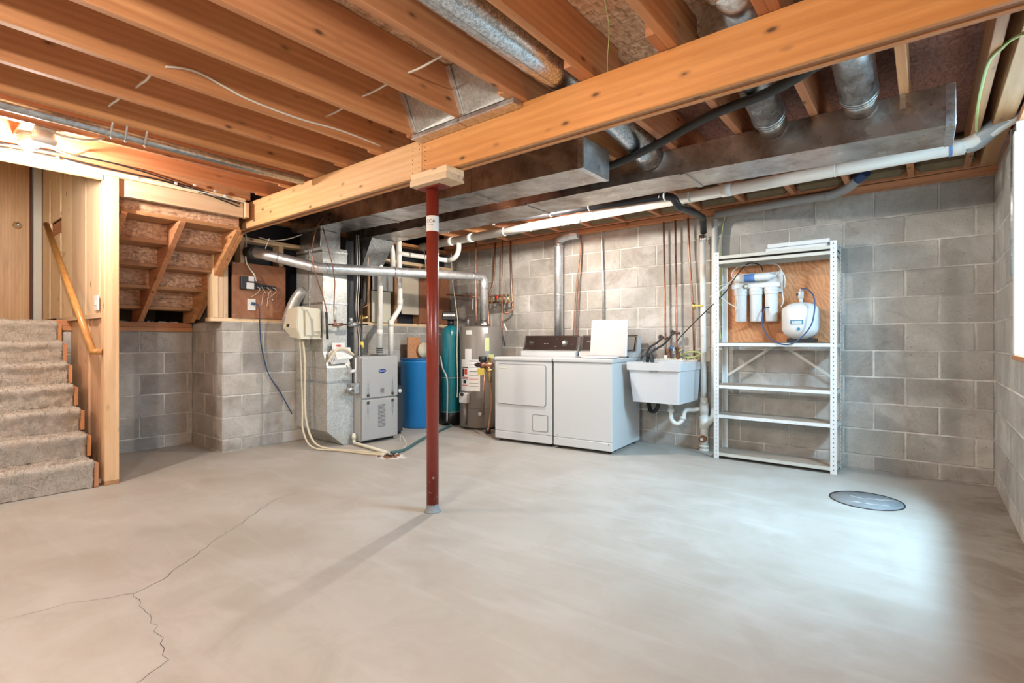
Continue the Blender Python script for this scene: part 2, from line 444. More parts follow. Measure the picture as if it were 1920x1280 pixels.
# ============================================================ THE SETTING
ZJ, ZT = 2.35, 2.59                                       # underside and top of the joists
fl_ = MB(); fl_.box(-8.2, .61, -4.2, 5.4, -.12, 0)
floor = structmesh('floor', fl_, 'floor', 'trowelled bare concrete basement floor with stains and hairline cracks', 'floor')
def crack(name, pts, wd):
    b = MB(); P = []
    for i in range(len(pts)-1):
        a, c = V(*pts[i], 0), V(*pts[i+1], 0); n = max(2, int((c-a).length/.035))
        for k in range(n):
            t = k/n; q = a.lerp(c, t); d = (c-a).normalized(); sd = Vector((-d.y, d.x, 0))
            P.append(q+sd*random.uniform(-.012, .012))
    P.append(V(*pts[-1], 0)); prev = None
    for i, p in enumerate(P):
        d = (P[min(i+1, len(P)-1)]-P[max(0, i-1)]).normalized(); sd = Vector((-d.y, d.x, 0))
        ww = wd*random.uniform(.4, 1.3)
        cur = (b.bm.verts.new(p+sd*ww+V(0, 0, .0008)), b.bm.verts.new(p-sd*ww+V(0, 0, .0008)))
        if prev: b.bm.faces.new((prev[0], cur[0], cur[1], prev[1]))
        prev = cur
    obj(name, b, 'ink', floor)
CR1 = [(-3.47, 1.93), (-3.44, 1.73), (-3.23, 1.46), (-3.02, 1.20), (-2.68, .82), (-2.63, .70), (-2.38, .68), (-2.16, .66), (-2.0, .63), (-1.93, .50), (-1.80, .49), (-1.70, .42), (-1.62, .44), (-1.48, .36), (-1.35, .33), (-1.2, .2)]
crack('crack', CR1, .0011)
crack('crack', [(-2.63, .70), (-2.75, .50), (-2.78, .32), (-2.70, .12), (-2.66, -.12), (-2.5, -.4)], .0006)

BLK = {}
def block(parent, axis, u0, u1, z0, z1, face, name='concrete_block', depth=.09, sgn=1):
    """one block: axis 'x' runs along X with its face at Y=face (looking -Y); 'y' runs along Y with its face at X=face (sgn: towards -X or +X)"""
    L = round(u1-u0-.011, 3); Hh = round(z1-z0-.011, 3)
    if L < .03 or Hh < .03: return
    key = (axis, L, Hh, depth)
    if key not in BLK:
        b = MB()
        if axis == 'x': b.box(-L/2, L/2, -depth/2, depth/2, -Hh/2, Hh/2, .0045)
        else: b.box(-depth/2, depth/2, -L/2, L/2, -Hh/2, Hh/2, .0045)
        me = bpy.data.meshes.new('concrete_block'); b.bm.to_mesh(me); b.bm.free(); me.materials.append(MATS['block']); BLK[key] = me
    o = bpy.data.objects.new(name, BLK[key]); COL.objects.link(o); o.parent = parent
    c = (u0+u1)/2; zc = (z0+z1)/2; j = random.uniform(-.0015, .0015)
    p = Vector((c, face+depth/2+j, zc)) if axis == 'x' else Vector((face+sgn*(depth/2+j), c, zc))
    o.location = p - parent.location
def bond(parent, axis, ua, ub, zs, face, ref, L=.4185, sgn=1, hole=None, depth=.09):
    for k in range(len(zs)-1):
        z0, z1 = zs[k], zs[k+1]
        off = ref + (L/2 if k % 2 else 0)
        n0 = math.floor((ua-off)/L); u = off+n0*L
        while u < ub-1e-4:
            a, c = max(u, ua), min(u+L, ub)
            if hole and z1 > hole[2]+.02 and z0 < hole[3]-.02:
                segs = [(a, min(c, hole[0])), (max(a, hole[1]), c)]
            else: segs = [(a, c)]
            for s0, s1 in segs:
                if s1-s0 > .04: block(parent, axis, s0, s1, z0, z1, face, sgn=sgn, depth=depth)
            u += L
# back wall: ten full courses over a sunken one
ZB = [0]+[.122+.2185*k for k in range(11)]
b = MB(); b.box(-5.95, .605, 5.2045, 5.4, 0, 2.307)
wall_back = structmesh('wall_back', b, 'mortar', 'concrete block wall behind the laundry sink and metal shelf', 'wall')
bond(wall_back, 'x', -5.28, .405, ZB, 5.2, .2956-.4185*15+.4185/2)
# right wall with the window opening
b = MB(); b.box(.4095, .605, 4.03, 5.2, 0, 2.307); b.box(.4095, .605, -4.2, 2.85, 0, 2.307); b.box(.4095, .605, 2.85, 4.03, 0, .99)
wall_right = structmesh('wall_right', b, 'mortar', 'concrete block wall with the basement window', 'wall')
bond(wall_right, 'y', 2.2, 5.2, ZB, .405, 5.2-.4185*12, sgn=1, hole=(2.85, 4.03, .99, 2.4), depth=.08)
# knee wall on the left, block below and framing above
ZL = [0]+[.118+.2100*k for k in range(6)]+[1.262]
b = MB(); b.box(-6.05, -5.2845, 2.1245, 5.2, 0, 1.262)
wall_left = structmesh('wall_left', b, 'mortar', 'half-height concrete block wall stepping out beside the stair recess', 'wall')
bond(wall_left, 'y', 2.12, 5.2, ZL, -5.28, 2.303-.4185*4, sgn=-1)
bond(wall_left, 'x', -6.02, -5.28, ZL, 2.12, -5.28-.4185*6, depth=.08)
# wall of the recess under the upper stairs
b = MB(); b.box(-6.25, -6.0245, -.2, 2.12, 0, 1.168)
wall_recess = structmesh('wall_recess', b, 'mortar', 'concrete block wall in the recess below the upper stairs', 'wall')
bond(wall_recess, 'y', .9, 2.12, ZL[:-1], -6.02, 2.055-.4185*6-.19, sgn=-1)
# far side walls of the room, out of view
b = MB(); b.box(-8.2, .605, -4.4, -4.2, 0, 2.59); structmesh('wall_near', b, 'wall_plain', 'plain wall behind the camera', 'wall')
b = MB(); b.box(-8.4, -8.2, -4.4, 5.6, 0, 3.6); structmesh('wall_far_left', b, 'wall_plain', 'plain wall beyond the stairs', 'wall')
b = MB(); b.box(-8.2, .605, 5.4, 5.6, 0, 2.7); structmesh('wall_outer_back', b, 'wall_plain', 'outer wall behind the block wall', 'wall')
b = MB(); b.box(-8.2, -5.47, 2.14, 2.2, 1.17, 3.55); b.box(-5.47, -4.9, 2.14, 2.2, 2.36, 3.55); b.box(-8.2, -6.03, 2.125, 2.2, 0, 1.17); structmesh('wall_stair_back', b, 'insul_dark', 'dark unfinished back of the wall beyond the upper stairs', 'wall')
b = MB(); b.box(-8.2, -7.36, -.3, -.2, 0, 3.55); structmesh('wall_hall', b, 'wall_plain', 'plain wall of the hall beyond the door', 'wall')

# ---- ceiling: subfloor sheets and joists
ceiling = struct('ceiling', (0, 0, 0), 'open floor framing of fir joists under strand board', 'ceiling')
def part(name, mb, m, parent, **k): return obj(name, mb, m, parent, **k)
def sheet(x0, x1, y0, y1, m, z=ZT): 
    b = MB(); b.box(x0+.0015, x1-.0015, y0+.0015, y1-.0015, z, z+.02); part('subfloor_panel', b, m, ceiling)
for x0, x1, y0, y1, m in [(-4.9, -2.46, -4.2, -1.2, 'osb'), (-2.46, .62, -4.2, -1.2, 'osb'), (-4.9, -2.46, -1.2, 1.22, 'osb'), (-2.46, .62, -1.2, 1.22, 'osb'),
                          (-4.9, -2.46, 1.22, 2.42, 'osb'), (-2.46, -.0, 1.22, 2.42, 'osb'), (0, .62, 1.22, 2.42, 'osb_red'),
                          (-5.9, -3.0, 2.42, 5.42, 'osb_red'), (-3.0, -.70, 2.42, 3.3, 'osb'), (-3.0, -.70, 3.3, 5.42, 'osb_red'), (-.70, .62, 2.42, 5.42, 'osb_red')]:
    sheet(x0, x1, y0, y1, m)
b = MB(); b.box(-8.4, .62, -4.4, 5.45, 2.612, 2.70); 
# cut the slab above the stair well: build it as two boxes instead
b.bm.free(); b = MB(); b.box(-4.9, .62, -4.4, 5.45, 2.612, 2.68); b.box(-8.4, -4.9, 2.2, 5.45, 2.612, 2.68)
part('floor_slab', b, 'wall_plain', ceiling)
JS = {}
def joist(x, y0, y1, m='fir_y', h=ZT-ZJ, name='floor_joist'):
    key = (round(y1-y0, 3), m)
    if key not in JS:
        bb = MB(); bb.box(-.0205, .0205, -(y1-y0)/2, (y1-y0)/2, ZJ, ZJ+h-.002, .0025)
        me = bpy.data.meshes.new(name); bb.bm.to_mesh(me); bb.bm.free(); me.materials.append(MATS[m]); JS[key] = me
    o = bpy.data.objects.new(name, JS[key]); COL.objects.link(o); o.parent = ceiling; o.location = (x, (y0+y1)/2, 0)
NEARX = [-.855-.405*k for k in range(10)]
for k, x in enumerate(NEARX): joist(x, -4.1, 2.43 if k < 3 else 2.40)
for x in (-.45, -.045, .36): joist(x, -4.1, 2.43)
for k in range(12): joist(-.895-.405*k+.81+.0, 2.03 if k < 5 else 2.10, 5.05)
joist(.24, 2.03, 5.05, 'brownwood_y')
joist(-4.80, -4.1, 2.16)
b = MB(); b.box(.31, .40, 2.03, 5.05, 2.352, 2.588, .002); part('rim_board', b, 'brownwood_y', ceiling)
# blocking between joists over the beam, sill and rim board on the back wall
b = MB(); b.box(-5.28, .405, 5.05, 5.09, 2.352, 2.588); part('rim_board', b, 'fir_x', ceiling)
b = MB(); b.box(-5.95, .605, 5.10, 5.39, 2.308, 2.350, .001); part('sill_plate', b, 'fir_x', ceiling)
b = MB(); b.box(.41, .605, -4.2, 5.2, 2.308, 2.350, .001); part('sill_plate', b, 'fir_y', ceiling)
b = MB(); b.box(.48, .60, -4.2, 5.2, 2.352, 2.588); part('rim_board', b, 'fir_y', ceiling)
for k in range(13):
    x = -.895-.405*k+.81
    bb = MB(); r0 = .2
    bb.box(x+.03, x+.37, 4.93, 5.045, 2.36, 2.585, .03); o = part('insulation_batt', bb, 'insulation', ceiling)
# plate and boards above the stair opening
for x0, x1, y0, y1, z0, z1, nm, m in [(-4.80, -4.745, -.2, 2.10, 2.312, 2.348, 'top_plate', 'pine_y'), (-4.80, -4.755, 1.215, 2.085, 2.178, 2.308, 'header_board', 'pine_y'),
                                  (-4.80, -4.755, -.2, 1.08, 2.275, 2.310, 'top_plate', 'pine_y'), (-4.80, -4.72, 2.09, 2.12, 2.178, 2.31, 'end_block', 'pine_z'), (-4.86, -4.80, 1.178, 1.214, 2.178, 2.31, 'end_block', 'brownwood_z')]:
    b = MB(); b.box(x0, x1, y0, y1, z0, z1, .002); part(nm, b, m, ceiling)

# ---- framing on top of the left knee wall
fr = struct('wall_left_framing', (-5.3, 2.12, 1.262), 'stud framing and boards standing on the left block wall', 'wall')
def fbox(nm, x0, x1, y0, y1, z0, z1, m, bev=.002, parent=fr):
    b = MB(); b.box(x0, x1, y0, y1, z0, z1, bev); return obj(nm, b, m, parent)
fbox('sill_plate', -5.42, -5.283, 2.02, 5.2, 1.263, 1.30, 'pine_y')
for y0, y1, m in [(2.04, 2.085, 'pine_z'), (2.088, 2.13, 'pine_z'), (2.133, 2.175, 'pine_z'), (2.29, 2.33, 'pine_z'), (2.68, 2.73, 'pine_z'), (3.10, 3.14, 'brownwood_z'), (3.50, 3.54, 'brownwood_z'), (3.78, 3.82, 'brownwood_z'), (4.19, 4.23, 'brownwood_z'), (4.60, 4.64, 'brownwood_z'), (5.0, 5.04, 'brownwood_z')]:
    fbox('stud', -5.42, -5.285, y0, y1, 1.301, 2.345 if y0 < 2.2 else 2.07, m)
fbox('top_plate', -5.42, -5.285, 2.18, 5.2, 2.07, 2.11, 'pine_y')
fbox('top_plate', -5.42, -5.285, 2.18, 5.2, 2.31, 2.348, 'fir_y')
fbox('backing_board', -5.46, -5.43, 2.14, 5.2, 1.27, 2.345, 'poly_shade_dark', 0)
fbox('drywall_panel', -5.29, -5.275, 4.30, 4.58, 1.42, 1.95, 'drywall')
fbox('drywall_panel', -5.284, -5.262, 3.83, 4.11, 1.302, 1.69, 'cream')
fbox('drywall_panel', -5.284, -5.268, 3.84, 4.15, 1.70, 1.93, 'pvc_grey')
fbox('sheathing_board', -5.284, -5.27, 4.59, 5.15, 1.31, 1.95, 'hardboard')
hb = fbox('hardboard_panel', -5.284, -5.262, 2.205, 2.74, 1.30, 1.848, 'hardboard')

# ---- stair hall: door wall, landing wall
wall_stair = struct('wall_stair', (-7.16, 0, 1.245), 'painted door wall at the top of the carpeted stairs', 'wall')
b = MB(); b.box(-7.36, -7.20, -.3, .08, 1.2, 3.5); b.box(-7.36, -7.20, .08, 2.2, 3.30, 3.5); b.box(-7.36, -7.20, 1.05, 2.2, 1.2, 3.30)
obj('wall_panel', b, 'drywall', wall_stair)
b = MB(); b.box(-8.2, -4.82, -.45, -.3, 0, 3.5); structmesh('wall_stair_side', b, 'drywall', 'plain wall on the far side of the carpeted stairs', 'wall')
b = MB(); b.box(-7.36, -4.82, -.45, 2.3, 3.5, 3.56); b.box(-4.90, -4.825, -.45, 2.2, 2.61, 3.5); structmesh('ceiling_stair', b, 'drywall', 'plain ceiling over the stair well', 'ceiling')
d = struct('door_1', (-7.19, .56, 1.25), 'oak door at the top of the carpeted stairs', 'door')
b = MB(); b.box(-7.215, -7.175, .10, 1.022, 1.255, 3.28, .002); obj('door_panel', b, 'oak', d)
k = MB(); k.lathe([(.0, 0), (.034, .0), (.036, .006), (.02, .014), (.016, .03), (.022, .042), (.026, .052), (.020, .064), (.001, .068)], (-7.175, .93, 2.245), 20, 'x'); obj('door_knob', k, 'chrome', d)
b = MB(); b.box(-7.21, -7.17, 1.024, 1.040, 1.25, 3.29); obj('weather_strip', b, 'rust_wood', d)
b = MB(); b.box(-7.20, -7.145, 1.046, 1.112, 1.247, 3.32, .003); obj('door_casing', b, 'casing_paint', d)
b = MB(); b.box(-7.20, -7.145, .0, .066, 1.247, 3.32, .003); obj('door_casing', b, 'casing_paint', d)

plk = struct('wall_planks', (-5.9, 1.12, 1.29), 'wall of pale pine planks between the two flights of stairs', 'wall')
xs = [-7.20, -6.83, -6.39, -5.91, -5.46, -5.06, -4.825]
for i in range(6):
    j = .012*((i*7) % 3)/2
    if i == 1:
        for z0, z1 in ((1.292, 2.10), (2.25, 3.45)):
            b = MB(); b.box(xs[i]+.005, xs[i+1]-.005, 1.12+j, 1.145, z0, z1, .0025); obj('plank', b, 'pine_z', plk)
        continue
    b = MB(); b.box(xs[i]+.005, xs[i+1]-.005, 1.12+j, 1.145, 1.292, 3.45, .0025); obj('plank', b, 'pine_z', plk)
b = MB(); b.box(-7.0, -4.83, 1.147, 1.185, 2.10, 2.24); obj('stud', b, 'fir_x', plk)
b = MB(); b.box(-6.42, -4.80, 1.10, 1.185, 1.253, 1.290, .002); obj('bottom_plate', b, 'pine_x', plk)
for i, (x0, x1) in enumerate([(-6.4, -6.02), (-6.02, -5.72), (-5.72, -5.36), (-5.36, -5.06), (-5.06, -4.82)]):
    b = MB(); b.box(x0+.002, x1-.002, 1.12+.012*(i % 2), 1.15, 0.002, 1.25, .002); obj('plank', b, 'post_wood', plk)

# ---- the window
win = struct('window_1', (.5, 3.44, .99), 'white framed basement window letting daylight in from the right', 'window')
b = MB()
for y0, y1, z0, z1 in ((2.85, 2.91, 1.0, 2.30), (3.97, 4.03, 1.0, 2.30), (2.91, 3.97, 2.245, 2.30), (2.91, 3.97, 1.0, 1.06), (3.42, 3.46, 1.06, 2.245)): b.box(.56, .60, y0, y1, z0, z1, .004)
obj('window_frame', b, 'window_white', win)
b = MB(); b.box(.398, .56, 4.012, 4.03, 1.0, 2.305, .002); b.box(.398, .56, 2.85, 2.868, 1.0, 2.305, .002); obj('jamb', b, 'window_white', win)
b = MB(); b.box(.385, .403, 2.80, 4.035, 1.0, 2.29, .003)
b.bm.free(); b = MB()
for y0, y1, z0, z1 in ((3.97, 4.04, 1.0, 2.24), (2.80, 2.87, 1.0, 2.24)): b.box(.386, .403, y0, y1, z0, z1, .003)
obj('casing', b, 'window_white', win)
b = MB(); b.box(.382, .60, 2.80, 4.055, .972, .998, .002); obj('sill', b, 'fir_y', win)
for y0, y1 in ((2.91, 3.42), (3.46, 3.97)):
    b = MB(); b.box(.578, .582, y0, y1, 1.06, 2.245); obj('pane', b, 'glass', win)
b = MB()
for i in range(24):                                       # corrugated window well outside
    a = PI*i/24; c = PI*(i+1)/24
    for zz in range(6):
        pass
    b.obox((.61+.75*math.sin(a), 3.44-.85*math.cos(a), 1.55), (.61+.75*math.sin(c), 3.44-.85*math.cos(c), 1.55), .01, 1.3)
wwell = structmesh('trim_1', b, 'galvanized', 'curved galvanized window well outside the window', 'window well')
b = MB(); b.box(.61, 1.4, 2.5, 4.4, .80, .90); structmesh('trim_2', b, 'gravel', 'gravel bed at the foot of the window well', 'gravel')

# ============================================================ BEAM AND COLUMN
t = thing('support_beam', 'long orange fir beam of three plies crossing the room under the joists', 'beam', (-2.4, 2.22, 2.115))
def bx(nm, par, x0, x1, y0, y1, z0, z1, m, bev=.002, label=None):
    b = MB(); b.box(x0, x1, y0, y1, z0, z1, bev); return obj(nm, b, m, par, label=label)
bx('ply', t, -2.474, .40, 2.175, 2.2045, 2.117, 2.3485, 'beamwood', .003)
bx('ply', t, -5.24, -2.476, 2.175, 2.2045, 2.117, 2.3485, 'beam_pale', .003, 'paler left length of the beam')
bx('ply', t, -5.24, .40, 2.206, 2.234, 2.121, 2.3485, 'brownwood_x', .003)
bx('ply', t, -5.24, .40, 2.2355, 2.265, 2.115, 2.3485, 'fir_x', .003)
b = MB()
for i in range(7):
    for xx in (-2.50, -2.445, -2.56):
        b.cyl((xx+random.uniform(-.006, .006), 2.1752, 2.15+.028*i), (xx, 2.1738, 2.15+.028*i), .0028, 6)
nl = obj('nail_heads', b, 'iron', t); nl['kind'] = 'stuff'
t = thing('beam_shim', 'two stacked pine blocks wedged between red steel column and beam', 'block', (-2.35, 2.19, 2.035))
bx('block', t, -2.51, -2.19, 2.115, 2.262, 2.0755, 2.114, 'pine_x', .002)
bx('block', t, -2.515, -2.19, 2.112, 2.265, 2.036, 2.075, 'pine_x', .002)
t = thing('steel_column', 'red painted round steel column standing in the middle of the floor', 'column', (-2.43, 2.225, 0))
CX, CY = -2.43, 2.225
b = MB(); b.cyl((CX, CY, .004), (CX, CY, 2.030), .0385, 32); obj('pipe', b, 'red_paint', t)
b = MB(); b.box(CX-.07, CX+.13, CY-.065, CY+.03, 2.029, 2.0355, .002); obj('top_plate', b, 'red_paint', t)
b = MB(); b.lathe([(.0, .0), (.055, .0), (.050, .006), (.042, .014), (.0386, .045), (.0386, .05), (.0, .05)], (CX, CY, 0), 24); obj('foot_concrete', b, 'sump_lid', t, label='grey concrete splashed round the foot')
b = MB(); b.cyl((CX, CY, 1.765), (CX, CY, 1.862), .0392, 32, caps=False); st = obj('sticker', b, 'paper', t, label='white sticker wrapped round the column')
al = math.radians(-62)
text('CCA', .030, (CX+.0394*math.cos(al), CY+.0394*math.sin(al), 1.827), facing(-62), 'ink', st, 'lettering', .0003, bend=.0394)
text('1 2 3 4', .012, (CX+.0394*math.cos(al), CY+.0394*math.sin(al), 1.805), facing(-62), 'ink', st, 'small_print', .0002, bend=.0394).name = 'small_print'

# ============================================================ DUCTS
def duct(name, label, x0, x1, y0, y1, zl, zr, z1, seams, knee):
    """sheet metal trunk, its underside level at zl up to x = knee and then falling to zr at the end x1"""
    t = thing(name, label, 'duct', ((x0+x1)/2, (y0+y1)/2, zr))
    def zb(x): return zl if x <= knee else zl+(zr-zl)*(x-knee)/(x1-knee)
    cuts = [x0] + ([knee] if knee > x0 else []) + [x1]
    for a, c in zip(cuts, cuts[1:]):
        b = MB(); b.hexa([(a, y0, zb(a)), (c-.0005, y0, zb(c)), (c-.0005, y1, zb(c)), (a, y1, zb(a))], [(a, y0, z1), (c-.0005, y0, z1), (c-.0005, y1, z1), (a, y1, z1)]); obj('duct_body', b, 'galv_duct', t)
    b = MB(); b.box(x1-.035, x1+.004, y0-.003, y1+.003, zb(x1-.03)-.004, z1+.001, .0015); obj('end_cap', b, 'galvanized', t)
    for s_ in seams:
        b = MB(); z0 = zb(s_)
        b.box(s_-.018, s_+.018, y0-.0035, y0-.0002, z0-.004, z1); b.box(s_-.018, s_+.018, y0-.0035, y1+.0035, z0-.006, z0-.0002)
        obj('seam_cleat', b, 'galv_duct', t)
    return t
d1 = duct('return_duct', 'short square-ended sheet metal trunk duct ending just behind the beam', -5.20, -1.658, 2.765, 3.10, 2.214, 2.153, 2.347, [-2.62, -3.85], -5.2)
b = MB(); b.box(-1.6535, -1.6500, 2.768, 3.097, 2.156, 2.344); obj('end_plate', b, 'galv_bright', d1)
d2 = duct('supply_duct', 'long brown-mottled sheet metal trunk duct running to the right wall', -5.05, .115, 3.33, 3.685, 2.182, 2.143, 2.347, [-1.24, -2.55, -3.8], -1.6)
for x in (-.09, -1.95, -3.25):
    b = MB(); b.box(x-.012, x+.012, 3.322, 3.3285, 2.27, 2.40); obj('hanger_strap', b, 'galvanized', d2)
def rduct(name, label, pts, r, ring=None, m='galvanized'):
    t = thing(name, label, 'duct', pts[0])
    b = MB(); b.elbowpipe(pts, r, 24, r*1.3); obj('pipe', b, m, t)
    if ring:
        for c, n in ring:
            b = MB(); b.cyl(V(c)-V(n)*.008, V(c)+V(n)*.008, r+.005, 24); obj('bead', b, m, t)
    return t
t = rduct('round_duct', 'shiny spangled round duct lying between the joists above the beam', [(-1.465, -1.0, 2.46), (-1.465, 2.60, 2.46), (-1.465, 3.10, 2.40), (-1.465, 3.345, 2.33)], .095, [((-1.465, 1.1, 2.46), (0, 1, 0)), ((-1.465, 3.16, 2.39), (0, .95, -.3))], 'galv_spangle')
b = MB(); b.box(-1.475, -1.455, -1.0, 2.5, 2.362, 2.367, .001); obj('lock_seam', b, 'galvanized', t)
def branch(label, x, y0, m='galvanized'):
    t = rduct('round_duct', label, [(x, y0, 2.49), (x, y0+.35, 2.48), (x, 3.24, 2.375)], .088, [((x, 3.235, 2.377), (0, .98, -.19)), ((x, 3.215, 2.381), (0, .98, -.19))], m)
    b = MB(); b.cyl((x, 3.22, 2.372), (x, 3.34, 2.345), .078, 24); obj('takeoff_collar', b, 'galv_duct', t)
branch('round branch duct left of the rightmost one, dropping into the long trunk duct', -.70, 2.32)
branch('rightmost round branch duct dropping into the long trunk duct', -.27, 2.32)
t = thing('floor_boot', 'oval sheet metal register boot showing above the beam at top right', 'duct', (-.65, 2.0, 2.38))
b = MB()
prof = [(.165, .12, 2.58), (.165, .12, 2.50), (.13, .10, 2.42), (.11, .085, 2.40)]
b.box(-.69, -.485, 1.96, 2.14, 2.415, 2.588, .045, seg=4); obj('boot_body', b, 'galv_spangle', t)
b = MB(); b.cyl((-.59, 2.10, 2.475), (-.60, 2.36, 2.475), .082, 24); obj('collar', b, 'galvanized', t)
# the two flat wall-stack boots beside the beam
for lab, xa, xb in (('left sheet metal boot between joists at the beam', -2.455, -2.095), ('right sheet metal boot between joists at the beam', -2.050, -1.690)):
    t = thing('stack_boot', lab, 'duct', ((xa+xb)/2, 2.1, 2.31), group='sheet metal boots at the beam')
    b = MB()
    b.hexa([(xa, 2.095, 2.352), (xb, 2.095, 2.352), (xb, 2.16, 2.352), (xa, 2.16, 2.352)], [(xa, 1.985, 2.585), (xb, 1.985, 2.585), (xb, 2.16, 2.585), (xa, 2.16, 2.585)])
    obj('boot_body', b, 'galv_plenum', t)
    b = MB(); b.obox((xa+.012, 2.085, 2.355), (xa+.012, 1.972, 2.580), .030, .012, (0, 1, 0)); obj('corner_flange', b, 'galv_bright', t)
    b = MB(); b.box(xa-.02, xb+.02, 2.095, 2.171, 2.318, 2.348, .002); obj('base_flange', b, 'galvanized', t)
    b = MB(); b.box(xa-.02, xb+.02, 2.090, 2.0945, 2.318, 2.324); obj('hem', b, 'galv_bright', t)
# return plenum beside the furnace
t = thing('return_plenum', 'tall galvanized return air plenum standing left of the grey furnace', 'plenum', (-4.95, 3.0, 0))
b = MB(); b.box(-5.26, -4.745, 2.86, 3.14, .97, 2.03, .002); obj('upper_duct', b, 'galv_plenum', t)
b = MB(); b.box(-5.20, -4.80, 2.865, 3.095, 2.031, 2.205, .002); obj('collar', b, 'galvanized', t)
b = MB(); b.hexa([(-5.26, 2.86, .80), (-4.672, 2.86, .80), (-4.672, 3.14, .80), (-5.26, 3.14, .80)], [(-5.26, 2.86, .969), (-4.747, 2.86, .969), (-4.747, 3.14, .969), (-5.26, 3.14, .969)]); obj('transition', b, 'galv_plenum', t)
b = MB(); b.prism([(-4.668, 2.858, .798), (-4.668, 3.145, .798), (-4.668, 3.145, .535), (-4.668, 3.166, .535), (-4.668, 3.166, .003), (-4.668, 3.045, .003), (-4.668, 2.858, .165)], (-.59, 0, 0)); obj('base_boot', b, 'galv_plenum', t)
for z in (.66, 1.46, 1.99):
    b = MB(); xf = -4.664 if z < .8 else -4.741
    b.box(-5.255, xf, 2.852, 2.857, z-.010, z+.010, .001); b.box(xf-.001, xf+.004, 2.852, 3.14, z-.010, z+.010, .001); obj('seam_cleat', b, 'galvanized', t)
for z0, z1 in ((.17, .79), (.98, 2.02)):
    b = MB(); b.box(-5.0, -4.975, 2.848, 2.859, z0, z1, .002); obj('standing_seam', b, 'galvanized', t)
t = thing('supply_plenum', 'flared sheet metal plenum hanging below the long trunk duct', 'plenum', (-4.9, 3.5, 1.9))
b = MB(); b.hexa([(-5.05, 3.36, 2.180), (-4.62, 3.36, 2.180), (-4.62, 3.66, 2.180), (-5.05, 3.66, 2.180)], [(-5.20, 3.36, 1.88), (-4.80, 3.36, 1.88), (-4.80, 3.62, 1.88), (-5.20, 3.62, 1.88)]); obj('plenum_body', b, 'galvanized', t)
t = rduct('flue_pipe', 'galvanized flue pipe bending from the left wall to the water heater', [(-5.26, 2.36, 1.955), (-5.12, 2.40, 1.94), (-4.70, 2.79, 1.800), (-4.252, 4.74, 1.865), (-4.252, 4.75, 1.34)], .052, None, 'galv_bright')
for c, n in (((-4.98, 2.53, 1.893), (.68, .64, -.22)), ((-4.74, 2.755, 1.813), (.68, .64, -.22)), ((-4.685, 2.86, 1.803), (.22, .97, .03)), ((-4.52, 3.57, 1.827), (.22, .97, .03)), ((-4.29, 4.57, 1.86), (.22, .97, .03)), ((-4.252, 4.75, 1.72), (0, 0, 1))):
    b = MB(); n = V(n).normalized(); b.cyl(V(c)-n*.006, V(c)+n*.006, .0555, 24); obj('joint_bead', b, 'galvanized', t)
b = MB(); b.cyl((-5.262, 2.355, 1.955), (-5.16, 2.385, 1.945), .066, 20); obj('flex_collar', b, 'iron', t)
b = MB(); b.obox((-5.08, 2.44, 1.985), (-5.06, 2.47, 2.09), .02, .003); obj('hanger_strap', b, 'galvanized', t)
b = MB(); b.obox((-4.43, 3.97, 1.80), (-4.46, 3.95, 2.14), .02, .003); obj('hanger_strap', b, 'galvanized', t)
t = rduct('vent_pipe', 'straight galvanized dryer vent pipe rising against the block wall', [(-3.40, 5.125, 1.0), (-3.40, 5.125, 2.20), (-3.40, 5.125, 2.27), (-3.30, 5.12, 2.31), (-3.12, 5.12, 2.31)], .053, [((-3.40, 5.125, 1.62), (0, 0, 1)), ((-3.40, 5.125, 2.20), (0, 0, 1))], 'galv_bright')
t = rduct('gas_pipe', 'slim galvanized pipe strapped along the joist above the stair lamps', [(-3.77, -1.5, 2.318), (-3.77, 2.10, 2.318)], .030)
for y in (.88, .95, 1.05):
    b = MB(); b.tube([(-3.68, y, 2.348), (-3.76, y+.01, 2.295), (-3.83, y+.03, 2.30), (-3.90, y+.04, 2.345)], .006, 6); obj('pipe_strap', b, 'galv_bright', t)

# ============================================================ DRAIN AND WATER PIPES
t = thing('drain_pipe', 'long white plastic drain pipe sloping along the back wall to the right corner', 'pipe', (-1.9, 4.3, 2.28))
b = MB(); b.elbowpipe([(-4.9, 4.30, 2.245), (.235, 4.30, 2.300), (.36, 4.17, 2.375), (.60, 4.0, 2.42)], .046, 20, .1); obj('pipe', b, 'pvc', t)
b = MB(); b.elbowpipe([(.20, 4.30, 2.302), (.245, 4.295, 2.305), (.345, 4.185, 2.372), (.46, 4.10, 2.40)], .050, 20, .06); obj('elbow', b, 'pvc_grey', t, label='grey elbow turning up to the right wall')
for x in (.16, -1.24, -2.62, -2.78, -4.06, -4.38):
    b = MB(); b.cyl((x-.035, 4.30, 2.277+.0107*(x+1.9)), (x+.035, 4.30, 2.277+.0107*(x+1.9)), .0505, 20); obj('coupling', b, 'pvc', t)
b = MB(); b.cyl((.118, 4.30, 2.3), (.135, 4.30, 2.3), .0515, 20); obj('primer_ring', b, 'label_blue', t, label='purple primer ring')
for x in (-.50, -1.54, -2.45, -3.20, -3.55):
    b = MB(); b.cyl((x-.004, 4.30, 2.277+.0107*(x+1.9)), (x+.004, 4.30, 2.277+.0107*(x+1.9)), .049, 16); b.obox((x, 4.30, 2.32), (x, 4.30, 2.42), .012, .004); obj('pipe_strap', b, 'pvc', t)
b = MB(); b.elbowpipe([(-4.25, 4.30, 2.25), (-4.25, 4.30, 2.12), (-4.31, 4.30, 2.05), (-4.42, 4.30, 2.03)], .030, 14, .05); obj('branch', b, 'pvc', t)
t = thing('vent_stack', 'black plastic pipe hung with white hooks above the white drain pipe', 'pipe', (-3, 4.10, 2.31))
